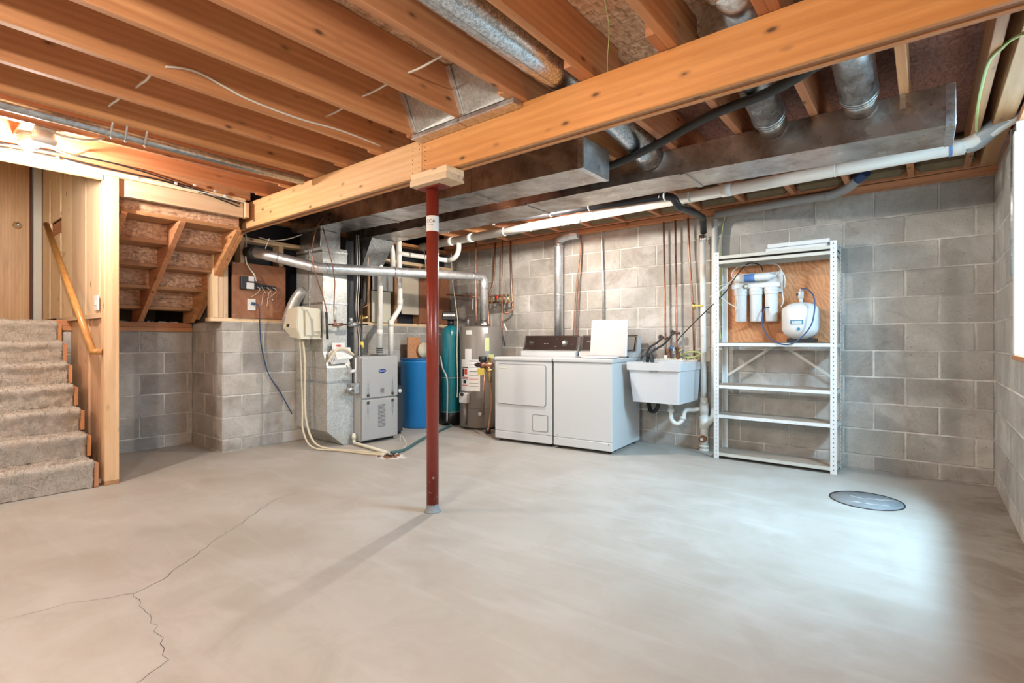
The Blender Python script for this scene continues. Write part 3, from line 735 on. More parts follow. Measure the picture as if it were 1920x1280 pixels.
b = MB(); b.elbowpipe([(-4.053, 4.100, 2.352), (-2.767, 4.100, 2.301), (-1.677, 4.100, 2.268)], .029, 14); obj('pipe', b, 'abs', t)
b = MB(); b.elbowpipe([(-1.723, 4.100, 2.272), (-1.612, 4.120, 2.261), (-1.587, 4.170, 2.180), (-1.579, 4.500, 2.199), (-1.656, 4.980, 2.253), (-1.694, 5.110, 2.136)], .031, 14, .06); obj('trap_bend', b, 'abs', t)
for p in ((-3.542, 4.100, 2.331), (-2.804, 4.100, 2.301), (-2.381, 4.100, 2.290), (-1.672, 4.100, 2.267)):
    b = MB(); b.cyl((p[0]-.006, p[1], p[2]), (p[0]+.006, p[1], p[2]), .034, 14); obj('pipe_hook', b, 'pvc', t)
t = thing('air_pipe', 'grey plastic pipe along the top of the back wall ending in a dark elbow', 'pipe', (-1, 5.05, 2.33))
b = MB(); b.elbowpipe([(-1.56, 5.05, 2.280), (-.60, 5.05, 2.300), (-.49, 5.0, 2.325), (-.40, 4.90, 2.37)], .034, 16, .07); obj('pipe', b, 'pvc_grey', t)
b = MB(); b.elbowpipe([(-.66, 5.05, 2.299), (-.60, 5.05, 2.300), (-.49, 5.0, 2.325), (-.42, 4.92, 2.36)], .038, 16, .05); obj('elbow', b, 'pvc_grey', t)
b = MB(); b.cyl((-.44, 4.945, 2.35), (-.36, 4.855, 2.39), .037, 16); obj('sleeve', b, 'cable_blue', t)
t = thing('standpipe', 'white plastic standpipe with cleanout between laundry sink and shelf', 'pipe', (-1.695, 5.12, 0))
b = MB(); b.cyl((-1.695, 5.12, .50), (-1.703, 5.115, 2.05), .026, 14); obj('pipe', b, 'pvc', t)
b = MB(); b.cyl((-1.703, 5.115, 2.04), (-1.703, 5.115, 2.11), .036, 14); obj('coupling', b, 'chrome', t)
b = MB(); b.cyl((-1.69, 5.12, .002), (-1.69, 5.12, .42), .036, 16); b.cyl((-1.69, 5.12, .36), (-1.69, 5.12, .47), .042, 16); b.cyl((-1.69, 5.12, .22), (-1.69, 5.12, .34), .045, 16); b.cyl((-1.692, 5.12, .42), (-1.692, 5.12, .52), .034, 16); obj('tee', b, 'pvc', t)
b = MB(); b.cyl((-1.69, 5.12, .12), (-1.69, 5.055, .12), .034, 16); obj('cleanout', b, 'rust', t); 
b = MB(); b.box(-1.702, -1.678, 5.040, 5.056, .108, .132, .002); obj('cleanout_plug', b, 'pvc', t)
b = MB(); b.cyl((-1.69, 5.12, .035), (-1.69, 5.12, .055), .045, 16); b.cyl((-1.69, 5.12, .0), (-1.69, 5.12, .02), .045, 16); obj('hub', b, 'pvc', t)
b = MB(); b.elbowpipe([(-1.685, 5.12, .24), (-1.598, 5.12, .34), (-1.598, 5.12, .42)], .030, 14, .04); obj('wye_branch', b, 'pvc', t)
b = MB(); b.cyl((-1.598, 5.12, .40), (-1.590, 5.12, 2.27), .027, 14); obj('riser', b, 'pvc', t, label='right-hand riser close beside the shelf')
t = thing('sink_trap', 'white plastic trap under the laundry sink', 'trap', (-1.92, 4.95, .3))
b = MB(); b.elbowpipe([(-1.971, 4.980, 0.449), (-1.971, 4.980, 0.290), (-1.913, 5.000, 0.245), (-1.862, 5.020, 0.296), (-1.857, 5.050, 0.393), (-1.787, 5.090, 0.395), (-1.735, 5.12, .405)], .021, 12, .05); obj('pipe', b, 'pvc', t)
b = MB(); b.cyl((-1.971, 4.980, 0.407), (-1.971, 4.980, 0.369), .030, 14); obj('slip_nut', b, 'pvc', t)
b = MB(); b.cyl((-1.864, 5.025, 0.332), (-1.864, 5.025, 0.300), .028, 14); obj('slip_nut', b, 'pvc', t)
def copper(label, pts, r=.010, name='copper_pipe', m='copper', extra=None, cat='pipe', group=None):
    b = MB(); b.elbowpipe(pts, r, 10, .03); o = one(name, b, m, label, cat, pts[0], group); return o
copper('left copper riser of the pair behind the laundry sink', [(-2.091, 5.140, 0.738), (-2.091, 5.140, 1.069), (-2.113, 5.140, 2.395)])
copper('right copper riser of the pair behind the laundry sink', [(-1.973, 5.140, 0.743), (-1.973, 5.140, 1.069), (-1.989, 5.140, 2.387)])
copper('long copper pipe right of the sink pair with a yellow-handled stop valve', [(-1.794, 5.140, 0.899), (-1.809, 5.140, 1.426), (-1.847, 5.140, 1.979), (-1.858, 5.140, 2.372)])
t = thing('stop_valve', 'small valve with yellow lever on the pipe left of the standpipe', 'valve', (-1.801, 5.130, 1.425))
b = MB(); b.cyl((-1.801, 5.130, 1.452), (-1.795, 5.130, 1.388), .016, 12); obj('valve_body', b, 'brass', t)
b = MB(); b.obox((-1.785, 5.100, 1.423), (-1.689, 5.080, 1.418), .016, .012); obj('lever', b, 'yellow', t)
copper('grey steel conduit dropping to the raised washer lid', [(-2.828, 5.165, 1.188), (-2.828, 5.165, 1.639), (-2.848, 5.165, 2.272), (-2.830, 5.120, 2.430)], .010, 'conduit', 'galvanized')
b = MB()
for dx in (0, 5): b.tube([(-3.220, 5.150, 1.067), (-3.198, 5.150, 1.317), (-3.176, 5.150, 1.690), (-3.118, 5.150, 2.119), (-3.111, 5.150, 2.304), (-3.141, 5.140, 2.417)] if dx == 0 else [(-3.182, 5.160, 1.068), (-3.160, 5.160, 1.379), (-3.139, 5.160, 1.750), (-3.110, 5.160, 2.119), (-3.117, 5.160, 2.306), (-3.140, 5.150, 2.419)], .0075, 8)
one('power_cord', b, 'copper', 'brown power cord hanging beside the dryer vent pipe', 'cord', (-3.190, 5.150, 1.566))
# copper by the water heater
copper('thick copper riser in front of the flue elbow', [(-4.275, 4.620, 2.466), (-4.275, 4.620, 1.718), (-4.266, 4.620, 1.327), (-4.294, 4.640, 1.276)], .012)
copper('copper riser right of the flue elbow, first of three on the wall', [(-4.353, 5.080, 2.369), (-4.380, 5.080, 1.830), (-4.410, 5.020, 1.675), (-4.402, 5.000, 1.618), (-4.155, 4.720, 1.275)], .011)
copper('copper riser beside the hanging white wire, second of three on the wall', [(-4.169, 5.000, 2.348), (-4.177, 5.000, 1.708), (-4.169, 5.000, 1.336), (-4.068, 4.900, 1.120)], .007)
copper('rightmost copper riser of three on the wall ending in a low loop', [(-4.119, 5.100, 2.391), (-4.093, 5.100, 1.609), (-4.076, 5.100, 1.472), (-4.121, 5.080, 1.432), (-4.168, 5.020, 1.432)], .012)
t = thing('pipe_manifold', 'copper manifold with valves above the water heater', 'pipe', (-4.303, 4.980, 1.612))
b = MB(); b.cyl((-4.340, 4.700, 1.649), (-4.157, 5.050, 1.636), .012, 10); obj('upper_run', b, 'copper', t)
b = MB(); b.cyl((-4.375, 4.980, 1.567), (-4.060, 5.080, 1.565), .013, 10); obj('lower_run', b, 'copper', t)
b = MB(); b.cyl((-5.159, 4.980, 1.714), (-4.387, 4.750, 1.628), .011, 10); obj('left_run', b, 'copper', t)
for i, xx in enumerate((922, 929, 936, 945, 951)):
    b = MB(); b.cyl((-4.321, 4.970, 1.660), (-4.321, 4.970, 1.551), .015, 10)
    bmesh.ops.translate(b.bm, vec=(.055*i, .015*i, .004*(i % 2)), verts=b.bm.verts); obj('fitting', b, 'copper' if i % 2 else 'brass', t)
b = MB(); b.lathe([(0, 0), (.022, 0), (.022, .012), (0, .012)], (-4.181, 4.900, 1.620), 14, 'y'); obj('valve_wheel', b, 'red_knob', t)
b = MB(); b.cyl((-4.288, 4.850, 1.629), (-4.288, 4.850, 1.522), .020, 12); obj('valve_body', b, 'brass', t)
b = MB(); b.obox((-4.104, 5.060, 1.694), (-4.104, 5.060, 1.539), .022, .012); obj('lever', b, 'yellow', t)
b = MB(); b.obox((-4.394, 4.700, 1.599), (-4.404, 4.700, 1.466), .016, .010); obj('lever', b, 'porcelain', t)
b = MB(); b.obox((-4.142, 5.000, 1.289), (-4.082, 4.980, 1.200), .016, .010); obj('lever', b, 'porcelain', t)
copper('pair of thin copper lines hanging in front of the return plenum, left one', [(-4.620, 2.869, 2.430), (-4.580, 2.684, 2.149), (-4.550, 2.623, 1.932), (-4.550, 2.656, 1.732), (-4.580, 2.752, 1.537), (-4.610, 2.816, 1.385), (-4.620, 2.828, 1.281)], .006)
copper('pair of thin copper lines hanging in front of the return plenum, right one', [(-4.600, 2.770, 2.192), (-4.580, 2.809, 2.013), (-4.580, 2.868, 1.810), (-4.600, 2.904, 1.656), (-4.620, 2.905, 1.417)], .006)
t = thing('gas_line', 'rusty iron and brass gas line with unions between plenum and furnace', 'pipe', (-4.620, 3.051, 1.244))
b = MB(); b.cyl((-4.620, 2.828, 1.238), (-4.600, 3.296, 1.249), .010, 10); obj('cross_pipe', b, 'iron', t)
b = MB(); b.cyl((-4.620, 2.822, 1.360), (-4.620, 2.834, 1.091), .013, 10); obj('drip_leg', b, 'iron', t)
b = MB(); b.cyl((-4.620, 2.917, 1.417), (-4.620, 2.917, 1.283), .018, 12, .014); obj('braided_hose', b, 'shelf_grey', t)
b = MB(); b.cyl((-4.620, 2.893, 1.235), (-4.620, 3.002, 1.243), .017, 12); b.cyl((-4.620, 2.917, 1.283), (-4.620, 2.923, 1.219), .014, 10); obj('union', b, 'copper', t)
b = MB(); b.cyl((-4.600, 3.069, 1.244), (-4.600, 3.177, 1.247), .022, 12); b.cyl((-4.600, 3.088, 1.316), (-4.600, 3.094, 1.266), .014, 10); obj('pressure_regulator', b, 'galvanized', t)
b = MB(); b.cyl((-4.600, 3.216, 1.515), (-4.560, 3.188, 0.239), .010, 10); obj('riser', b, 'iron', t)
b = MB(); b.cyl((-4.600, 3.229, 1.315), (-4.580, 3.295, 1.328), .014, 10); b.cyl((-4.600, 3.216, 1.348), (-4.600, 3.216, 1.270), .016, 10); obj('gas_valve', b, 'brass', t)
b = MB(); b.cyl((-4.585, 3.206, 1.069), (-4.585, 3.219, 1.002), .017, 10); obj('valve_tag', b, 'yellow', t)
# black insulated line and strapping beside it
t = thing('refrigerant_line', 'black foam sleeved pipe running down beside the return plenum', 'pipe', (-4.700, 3.326, 1.872))
b = MB(); b.tube([(-4.950, 3.731, 2.406), (-4.850, 3.510, 2.175), (-4.800, 3.397, 1.889), (-4.780, 3.376, 1.535), (-4.750, 3.308, 1.443)], .022, 12); obj('foam_sleeve', b, 'cable_black', t)
b = MB(); b.tube([(-4.750, 3.308, 1.443), (-4.740, 3.382, 1.463), (-4.740, 3.396, 1.621), (-4.740, 3.396, 2.349)], .006, 8); obj('copper_line', b, 'copper', t)
t = thing('wire_bundle', 'bundle of pale and black wires tied up left of the furnace', 'wire', (-4.660, 3.193, 1.293))
for i in range(4):
    b = MB(); o_ = .004*i
    b.tube([(-4.680, 3.193, 2.192), (-4.660, 3.193, 1.741), (-4.660, 3.173, 1.404), (-4.640, 3.205, 1.069), (-4.620, 3.165, 0.736)], .004, 6)
    bmesh.ops.translate(b.bm, vec=(.006*(i % 2), .012*i, 0), verts=b.bm.verts); obj('wire', b, 'cable_white' if i % 2 else 'cable_black', t)
bb = MB(); bb.box(-4.79, -4.765, 3.145, 3.235, .90, 2.14, .003); one('gap_shade_strip', bb, 'poly_shade_dark', 'added dark strip standing in for the shade of the gap behind the wires left of the furnace', 'strip', (-4.78, 3.19, .9))  # dark strip added in place of the shade in the gap
# furnace air pipes
t = thing('air_intake_pipes', 'pair of white plastic combustion air pipes rising from the grey furnace', 'pipe', (-4.8, 3.65, .93))
b = MB(); b.elbowpipe([(-4.800, 3.596, 0.905), (-4.800, 3.603, 1.911), (-4.800, 3.596, 2.170), (-4.850, 3.783, 2.203), (-4.850, 3.814, 2.126), (-4.850, 3.822, 1.940)], .031, 16, .06); obj('pipe', b, 'pvc', t, label='left pipe with a hooped top')
b = MB(); b.elbowpipe([(-4.800, 3.752, 0.902), (-4.800, 3.752, 1.295), (-4.800, 3.883, 1.461), (-4.800, 3.868, 2.222), (-4.800, 3.860, 2.408)], .031, 16, .05); obj('pipe', b, 'pvc', t, label='right pipe with an offset')
for p0, p1 in (((-4.800, 3.596, 1.140), (-4.800, 3.596, 1.200)), ((-4.800, 3.596, 1.971), (-4.800, 3.596, 2.013)), ((-4.800, 3.752, 1.240), (-4.800, 3.752, 1.314)), ((-4.800, 3.883, 1.493), (-4.800, 3.883, 1.568))):
    b = MB(); b.cyl(p0, p1, .035, 16); obj('coupling', b, 'pvc', t)
b = MB()
for yy in (0, 1, 2): b.cyl((-4.80, 3.592, .945+.02*yy), (-4.80, 3.592, .955+.02*yy), .038, 16)
obj('rubber_collar', b, 'hose_black', t)
b = MB(); b.elbowpipe([(-4.800, 3.844, 2.100), (-4.75, 4.05, 2.09), (-4.42, 4.30, 2.03)], .028, 14, .08); obj('cross_run', b, 'pvc', t)

# ============================================================ STAIRS
def carpet_profile(X, z0, z1, Xn):
    return [(X-.030, z0+.004), (X-.024, z0+(z1-z0)*.35), (X-.020, z1-.075), (X-.010, z1-.055), (X-.002, z1-.042), (X+.004, z1-.026), (X+.001, z1-.010), (X-.012, z1+.001), (X-.035, z1+.004), (X-.09, z1+.002), ((X+Xn)/2-.05, z1), (Xn-.05, z1)]
SN = [(-4.735, .200), (-4.935, .375), (-5.130, .550), (-5.325, .722), (-5.520, .896), (-5.715, 1.070), (-5.905, 1.245)]
st = thing('carpeted_stairs', 'carpeted stairs climbing to the oak door on the left', 'stairs', (-4.75, .4, 0))
from mathutils import noise as mnoise
def carpet_mesh(prof, y0, y1, n=90):
    P = []
    for a, c in zip(prof, prof[1:]):
        L = math.hypot(c[0]-a[0], c[1]-a[1]); k = max(1, int(L/.016))
        P += [(a[0]+(c[0]-a[0])*i/k, a[1]+(c[1]-a[1])*i/k) for i in range(k)]
    P.append(prof[-1]); b = MB(); rows = []
    for j in range(n+1):
        y = y0+(y1-y0)*j/n; row = []
        for i, (x, z) in enumerate(P):
            a = P[max(0, i-1)]; c = P[min(len(P)-1, i+1)]; tx, tz = c[0]-a[0], c[1]-a[1]; l = math.hypot(tx, tz) or 1
            nx, nz = tz/l, -tx/l
            d_ = .012*mnoise.noise(Vector((x*16, y*14, z*16)))+.007*mnoise.noise(Vector((x*45, y*42, z*45)))+.0035*mnoise.noise(Vector((x*120, y*120, z*120)))
            if j == n: d_ -= .01
            row.append(b.bm.verts.new((x+nx*d_, y, z+nz*d_)))
        rows.append(row)
    for A, B in zip(rows, rows[1:]):
        for i in range(len(A)-1):
            f = b.bm.faces.new((A[i], A[i+1], B[i+1], B[i])); f.smooth = True
    last = rows[-1]; ymax = y1
    bot = [b.bm.verts.new((v.co.x-.0, ymax-.012, max(.002, v.co.z-.02))) for v in last]
    for i in range(len(last)-1): b.bm.faces.new((last[i], last[i+1], bot[i+1], bot[i]))
    return b
for k, (X, z) in enumerate(SN):
    zp = SN[k-1][1] if k else 0.; Xn = SN[k+1][0] if k < 6 else X-.2
    bx('tread', st, Xn-.03, X-.02, -.28, 1.035, z-.045, z-.012, 'fir_y')
    o = obj('carpet_step', carpet_mesh(carpet_profile(X, zp, z, Xn), -.28, 1.025), 'carpet', st)
    me = o.data; b = MB(); ps = me.polygons
    ar = [p.area for p in ps]; pick = random.choices(range(len(ps)), ar, k=6500)
    for pi in pick:
        p = ps[pi]; vv = [me.vertices[q].co for q in p.vertices]; a_, b_ = random.random(), random.random()
        q = vv[0].lerp(vv[1], a_).lerp(vv[3 % len(vv)].lerp(vv[2], a_), b_)+o.parent.location
        nn = p.normal; 
        if nn.x+nn.z < 0: nn = -nn
        dd = (nn+Vector((random.uniform(-.6, .6), random.uniform(-.6, .6), random.uniform(-.7, .3)))).normalized(); sd = dd.orthogonal().normalized()*.0028
        L_ = random.uniform(.007, .014)
        b.bm.faces.new([b.bm.verts.new(q-sd), b.bm.verts.new(q+sd), b.bm.verts.new(q+dd*L_)])
    pile = obj('carpet_pile', b, 'carpet', o); pile['kind'] = 'stuff'
    bx('riser_board', st, X-.075, X-.052, -.27, 1.03, zp+.003, z-.046, 'fir_y')
    bx('step_end', st, X-.10, X-.018, 1.0265, 1.052, zp+.004, z-.020, 'fir_z')
b = MB(); b.box(-7.15, -6.06, -.28, 1.05, 1.215, 1.247); obj('landing_carpet', b, 'carpet', st)
t = thing('stair_post', 'square fir post standing at the foot of the carpeted stairs', 'post', (-4.80, 1.13, 0))
bx('post_board', t, -4.796, -4.752, 1.087, 1.176, .03, 2.31, 'post_wood', .003)
bx('post_board', t, -4.842, -4.798, 1.087, 1.176, .03, 2.31, 'post_wood', .003)
bx('post_foot', t, -4.842, -4.752, 1.087, 1.176, .001, .03, 'brownwood_z', .002)
t = thing('handrail', 'varnished round wooden handrail ending in a short return at the post', 'handrail', (-5.6, 1.03, 1.5))
b = MB(); b.tube([(-6.46, 1.035, 2.175), (-4.835, 1.035, 1.000)], .0235, 14, smooth=False); obj('rail', b, 'rail_wood', t)
b = MB(); b.tube([(-4.835, 1.020, .998), (-4.80, 1.0865, .995)], .0225, 14, smooth=False); obj('rail_return', b, 'rail_wood', t)
b = MB(); b.tube([(-6.2, 1.055, 1.96), (-6.2, 1.05, 1.90), (-6.2, 1.118, 1.89)], .007, 8); obj('bracket', b, 'brass', t)
t = thing('light_switch', 'white switch plate low on the plank wall beside the post', 'switch', (-5.052, 1.115, 1.372))
b = MB(); b.box(-5.14, -5.03, 1.106, 1.118, 1.315, 1.435, .003); obj('plate', b, 'white_plastic', t)
b = MB(); b.box(-5.10, -5.07, 1.100, 1.1055, 1.355, 1.395, .002); obj('toggle', b, 'porcelain', t)
up = thing('upper_stairs', 'underside of the strand board stairs rising over the block recess', 'stairs', (-5.4, 1.63, 1.26))
for k in range(5):                                        # k = 0 is the topmost tread
    X = -4.875-.232*k; z = 2.075-.1735*k
    bx('tread', up, X-.235, X+.025, 1.19, 2.10, z, z+.030, 'brownwood_y', .002)
    if z+.1735 < 2.30:
        b = MB(); b.box(X-.012, X, 1.19, 2.10, z+.031, z+.172); rb = obj('riser', b, 'osb_stair', up)
        if k == 2:
            up90 = facing(0) @ Matrix.Rotation(PI/2, 3, 'Z')
            for dy, s_, sz in ((0, 'LP OSB', .030), (.045, 'PS 2', .026), (-.04, '850', .026)):
                text(s_, sz, (X+.0006, 1.76+dy, z+.10), up90, 'ink', rb, 'stamp', .0003)
        if k == 4: text('SIZED FOR SPACING', .018, (X+.0006, 1.83, z+.11), facing(0), 'ink', rb, 'stamp', .0003)
def stringer(y0, y1, nm='stringer'):
    b = MB(); P = [(-4.803, y0, 2.072)]; k = 0             # saw-toothed edge above, straight edge below
    def low(x): return 1.8995+.748*(x+5.108)-.07
    for k in range(5):
        X = -4.875-.232*k; z = 2.075-.1735*k
        P += [(X-.233, y0, z-.002)]
        if z-.1755 > 1.27: P += [(X-.233, y0, z-.1755)]
    P += [(-6.06, y0, P[-1][2]), (-6.06, y0, 1.264), (-5.108+(1.264-1.8295)/.748, y0, 1.264), (-4.803, y0, low(-4.803))]
    b.prism(P, (0, y1-y0, 0)); obj(nm, b, 'fir_x', up)
stringer(1.20, 1.24); stringer(1.60, 1.642); stringer(2.045, 2.085)
b = MB(); b.obox((-5.84, 2.104, 1.33), (-4.86, 2.104, 2.06), .030, .085); obj('cleat', b, 'fir_x', up)
rs = struct('trim_3', (-6.0, 1.5, 1.17), 'fir sill boards on top of the recess block wall', 'sill')
for z0, z1, x1 in ((1.169, 1.212, -5.995), (1.214, 1.262, -6.01)):
    b = MB(); b.box(-6.13, x1, .9, 2.115, z0, z1, .002); obj('sill_board', b, 'fir_y', rs)
b = MB()
for i in range(60):
    x, y = random.uniform(-6.09, -6.02), random.uniform(1.2, 2.1); s_ = random.uniform(.004, .012)
    b.box(x-s_, x+s_, y-s_, y+s_, 1.2625, 1.2625+s_)
o = obj('debris', b, 'patch_white', rs); o['kind'] = 'stuff'

# ============================================================ LAMPS
def lampholder(label, x, y, z, big, bulb):
    t = thing('lampholder', label, 'lamp', (x, y, z))
    r = .060 if big else .055
    b = MB(); b.lathe([(0, .02), (r*.82, .02), (r*.86, -.02), (r, -.024), (r*1.02, -.036), (r*.92, -.05), (r*.55, -.058), (0, -.058)], (x, y, z), 28); obj('canopy', b, 'porcelain', t)
    if big:
        b = MB(); b.box(x-.05, x+.05, y-.05, y+.05, z+.015, z+.045, .008); obj('box', b, 'box_cream', t)
        b = MB(); b.box(x-.008, x+.008, y-r*.88, y-r*.8, z-.01, z+.018); obj('slot', b, 'brass', t)
    if bulb:
        b = MB(); b.lathe([(0, 0), (.019, 0), (.019, -.03), (0, -.03)], (x, y, z-.055), 18); obj('socket', b, 'porcelain', t)
        b = MB(); b.lathe([(0, -.084), (.013, -.086), (.018, -.10), (.029, -.12), (.031, -.14), (.026, -.158), (.013, -.169), (0, -.171)], (x, y, z), 20); obj('bulb', b, bulb, t)
    return t
emit('bulb_lit', (1, .93, .85), 1900)
FD_ = Matrix.Rotation(PI, 3, 'X') @ Matrix.Rotation(-PI/2, 3, 'Z')
for dx, s_ in ((0, '850 PS 2'), (.05, 'OSB 23/32')):
    text(s_, .045, (-1.90+dx, 1.62, ZT-.001), FD_, 'ink', ceiling, 'stamp', .0003)
lampholder('white lampholder with a glowing bare bulb over the stairs', -4.36, .615, 2.345, False, 'bulb_lit')
b = MB(); b.box(-4.478, -4.118, .56, .67, 2.366, 2.385); part('lamp_board', b, 'pine_x', ceiling)
lampholder('larger empty round lampholder beside the glowing bulb', -4.15, .655, 2.318, True, None)
lampholder('lampholder with a lit bulb hidden behind the trunk duct', -2.93, 3.78, 2.462, False, 'bulb_glow')
lampholder('lampholder with a lit bulb near the camera', -1.26, -.60, 2.345, False, 'bulb_glow')
lampholder('added lampholder with a fill bulb far behind the camera', -3.69, -2.20, 2.345, False, 'bulb_glow')

# ---- cables
def cable(name, label, pts, r, m, group=None, loc=None):
    b = MB(); b.tube(pts, r, 7, 5); return one(name, b, m, label, 'cable', loc or pts[0], group)
for xa, xb, yy, z, lab in ((-2.05, -1.69, 1.71, 2.44, 'pale cable stub entering the right sheet metal boot bay, nearest the round duct'), (-2.455, -2.09, 1.72, 2.445, 'pale cable stub crossing the bay of the left sheet metal boot'), (-2.86, -2.49, 1.74, 2.45, 'short pale cable stub one bay left of the sheet metal boots')):
    cable('joist_cable', lab, [(xa, yy, z), (xa+.08, yy-.004, z-.008), ((xa+xb)/2, yy, z-.002), (xb, yy-.01, z+.005)], .0055, 'cable_white', 'cable stubs between the joists near the beam')
for xa, xb, yy, z, lab in ((-3.27, -2.90, .88, 2.42, 'pale cable stub between joists just left of the long stapled cable'), (-3.675, -3.31, .86, 2.43, 'pale cable stub between joists next to the slim galvanized pipe')):
    cable('joist_cable', lab, [(xa, yy, z), (xa+.1, yy-.004, z-.010), ((xa+xb)/2, yy, z-.012), (xb, yy-.01, z-.005)], .0055, 'cable_white', 'cable stubs between the joists nearer the stairs')
cable('joist_cable', 'long pale cable stapled along the face of one joist', [(-2.852, 0.888, 2.397), (-2.850, 0.967, 2.421), (-2.850, 1.051, 2.424), (-2.850, 1.153, 2.403), (-2.850, 1.289, 2.380), (-2.850, 1.563, 2.374), (-2.850, 1.844, 2.392), (-2.850, 2.148, 2.385)], .006, 'cable_white')
cable('header_cable', 'upper dark cable running along the header over the stairs', [(-4.738, 0.531, 2.376), (-4.738, 0.797, 2.396), (-4.738, 1.096, 2.406), (-4.738, 1.330, 2.391), (-4.738, 1.588, 2.356), (-4.738, 2.050, 2.291)], .006, 'cable_black')
cable('header_cable', 'lower dark cable running along the header over the stairs', [(-4.738, 0.531, 2.351), (-4.738, 0.825, 2.363), (-4.738, 1.096, 2.355), (-4.738, 1.438, 2.351), (-4.738, 1.747, 2.318), (-4.738, 2.050, 2.262)], .005, 'cable_black')
cable('header_cable', 'white cable sagging along the header board above the upper stairs', [(-4.736, 0.853, 2.351), (-4.736, 1.064, 2.338), (-4.736, 1.302, 2.334), (-4.736, 1.511, 2.325), (-4.736, 1.706, 2.326), (-4.736, 1.959, 2.318), (-4.736, 2.104, 2.311)], .006, 'cable_white')
for i, (x, y) in enumerate(((257,333),(330,344),(365,346),(403,358),(422,367),(108,297),(73,292))):
    pass
t = thing('cable_staples', 'small white cable staples along the header', 'staple', (-4.74, 1.7, 2.3))
for p in ((-4.734, 1.284, 2.333), (-4.734, 1.548, 2.351), (-4.734, 1.685, 2.370), (-4.734, 1.842, 2.356), (-4.734, 1.923, 2.333), (-4.734, 0.818, 2.356)):
    b = MB(); b.box(p[0]-.004, p[0]+.006, p[1]-.010, p[1]+.010, p[2]-.010, p[2]+.010, .002); obj('staple', b, 'white_plastic', t)
cable('lamp_cable', 'white cable looping from the lampholder to the joist', [(-4.10, .70, 2.33), (-4.06, .78, 2.315), (-4.04, .86, 2.325), (-4.075, .93, 2.37)], .007, 'cable_white')
cable('lamp_cable', 'second white cable arching beside the glowing bulb', [(-4.31, .66, 2.34), (-4.36, .74, 2.31), (-4.40, .84, 2.31), (-4.475, .93, 2.38)], .008, 'cable_white')
cable('lamp_cable', 'thin white cable dropping along the joist at the far left', [(-4.475, .30, 2.50), (-4.46, .40, 2.42), (-4.43, .52, 2.37), (-4.40, .58, 2.35)], .006, 'cable_white')
cable('insulated_line', 'black foam covered line sagging behind the beam across the branch ducts', [(-2.3, 3.22, 2.29), (-1.70, 3.17, 2.275), (-1.30, 3.03, 2.285), (-.93, 2.92, 2.33), (-.55, 2.80, 2.33), (-.15, 2.50, 2.335), (-.02, 2.33, 2.34)], .026, 'cable_black')
cable('thin_wire', 'thin black wire drooping over the rightmost branch duct', [(-.62, 2.86, 2.35), (-.45, 2.80, 2.34), (-.25, 2.66, 2.345), (-.05, 2.45, 2.37)], .003, 'cable_black')
cable('green_cable', 'pale green cable running down the joist at top right', [(0.292, 2.732, 2.243), (0.286, 3.057, 2.366), (.262, 3.05, 2.342), (.225, 3.2, 2.345), (.222, 3.7, 2.342), (.240, 4.15, 2.345), (.262, 4.32, 2.38)], .007, 'cable_green')
cable('wire_pair', 'pair of thin wires dangling from the strand board above the beam', [(-1.10, 2.02, 2.585), (-1.12, 2.10, 2.50), (-1.16, 2.16, 2.40), (-1.18, 2.20, 2.352)], .0025, 'cable_green')
cable('green_cable', 'pale green cable looping down behind the left shelf post', [(-1.418, 5.120, 2.410), (-1.507, 5.140, 2.250), (-1.539, 5.150, 1.947), (-1.544, 5.150, 1.483), (-1.545, 5.120, 1.224), (-1.518, 5.080, 1.090)], .005, 'cable_green')

# ============================================================ LEFT WALL EQUIPMENT
t = thing('control_box', 'black relay box with white covers on the brown hardboard panel', 'switch box', (-5.250, 2.348, 1.653))
b = MB(); b.box(-5.261, -5.215, 2.27, 2.40, 1.585, 1.71, .003); obj('case', b, 'black_plastic', t)
b = MB(); b.box(-5.214, -5.195, 2.335, 2.385, 1.665, 1.712, .002); obj('cover', b, 'white_plastic', t)
b = MB(); b.box(-5.214, -5.197, 2.315, 2.385, 1.588, 1.650, .002); obj('cover', b, 'white_plastic', t)
b = MB()
for i in range(10):
    y = 2.41+.022*i; b.box(-5.261, -5.235, y, y+.015, 1.595+.003*(i % 3), 1.655-.002*i, .002)
obj('terminal_strip', b, 'black_plastic', t)
for i in range(8):
    y = 2.42+.028*i; zz = random.uniform(-.10, .06)
    b = MB(); b.tube([(-5.235, y, 1.62), (-5.20, y+.02, 1.60-.02*(i % 3)), (-5.22, y+.01, 1.56), (-5.255, y-.02+random.uniform(-.05, .05), 1.50+zz)], .0022, 5); obj('wire', b, 'copper' if i % 2 else 'cable_white', t)
t = thing('wall_outlet', 'white telephone outlet plate on the brown hardboard panel', 'outlet', (-5.260, 2.394, 1.438))
b = MB(); b.box(-5.261, -5.253, 2.345, 2.425, 1.38, 1.495, .002); obj('plate', b, 'porcelain', t)
b = MB(); b.box(-5.2525, -5.235, 2.378, 2.412, 1.435, 1.462, .003); obj('plug', b, 'cable_blue', t)
cable('blue_cable', 'blue network cable hanging from the wall outlet down the block wall', [(-5.235, 2.40, 1.448), (-5.22, 2.44, 1.42), (-5.240, 2.459, 1.231), (-5.250, 2.480, 1.015), (-5.255, 2.553, 0.741), (-5.255, 2.676, 0.540), (-5.250, 2.801, 0.303)], .006, 'cable_blue')
cable('white_cable', 'white cable dropping from the beam end to the relay box', [(-5.27, 2.28, 2.10), (-5.240, 2.323, 2.125), (-5.230, 2.318, 1.886), (-5.225, 2.342, 1.809), (-5.215, 2.394, 1.734), (-5.210, 2.408, 1.671)], .007, 'cable_white')
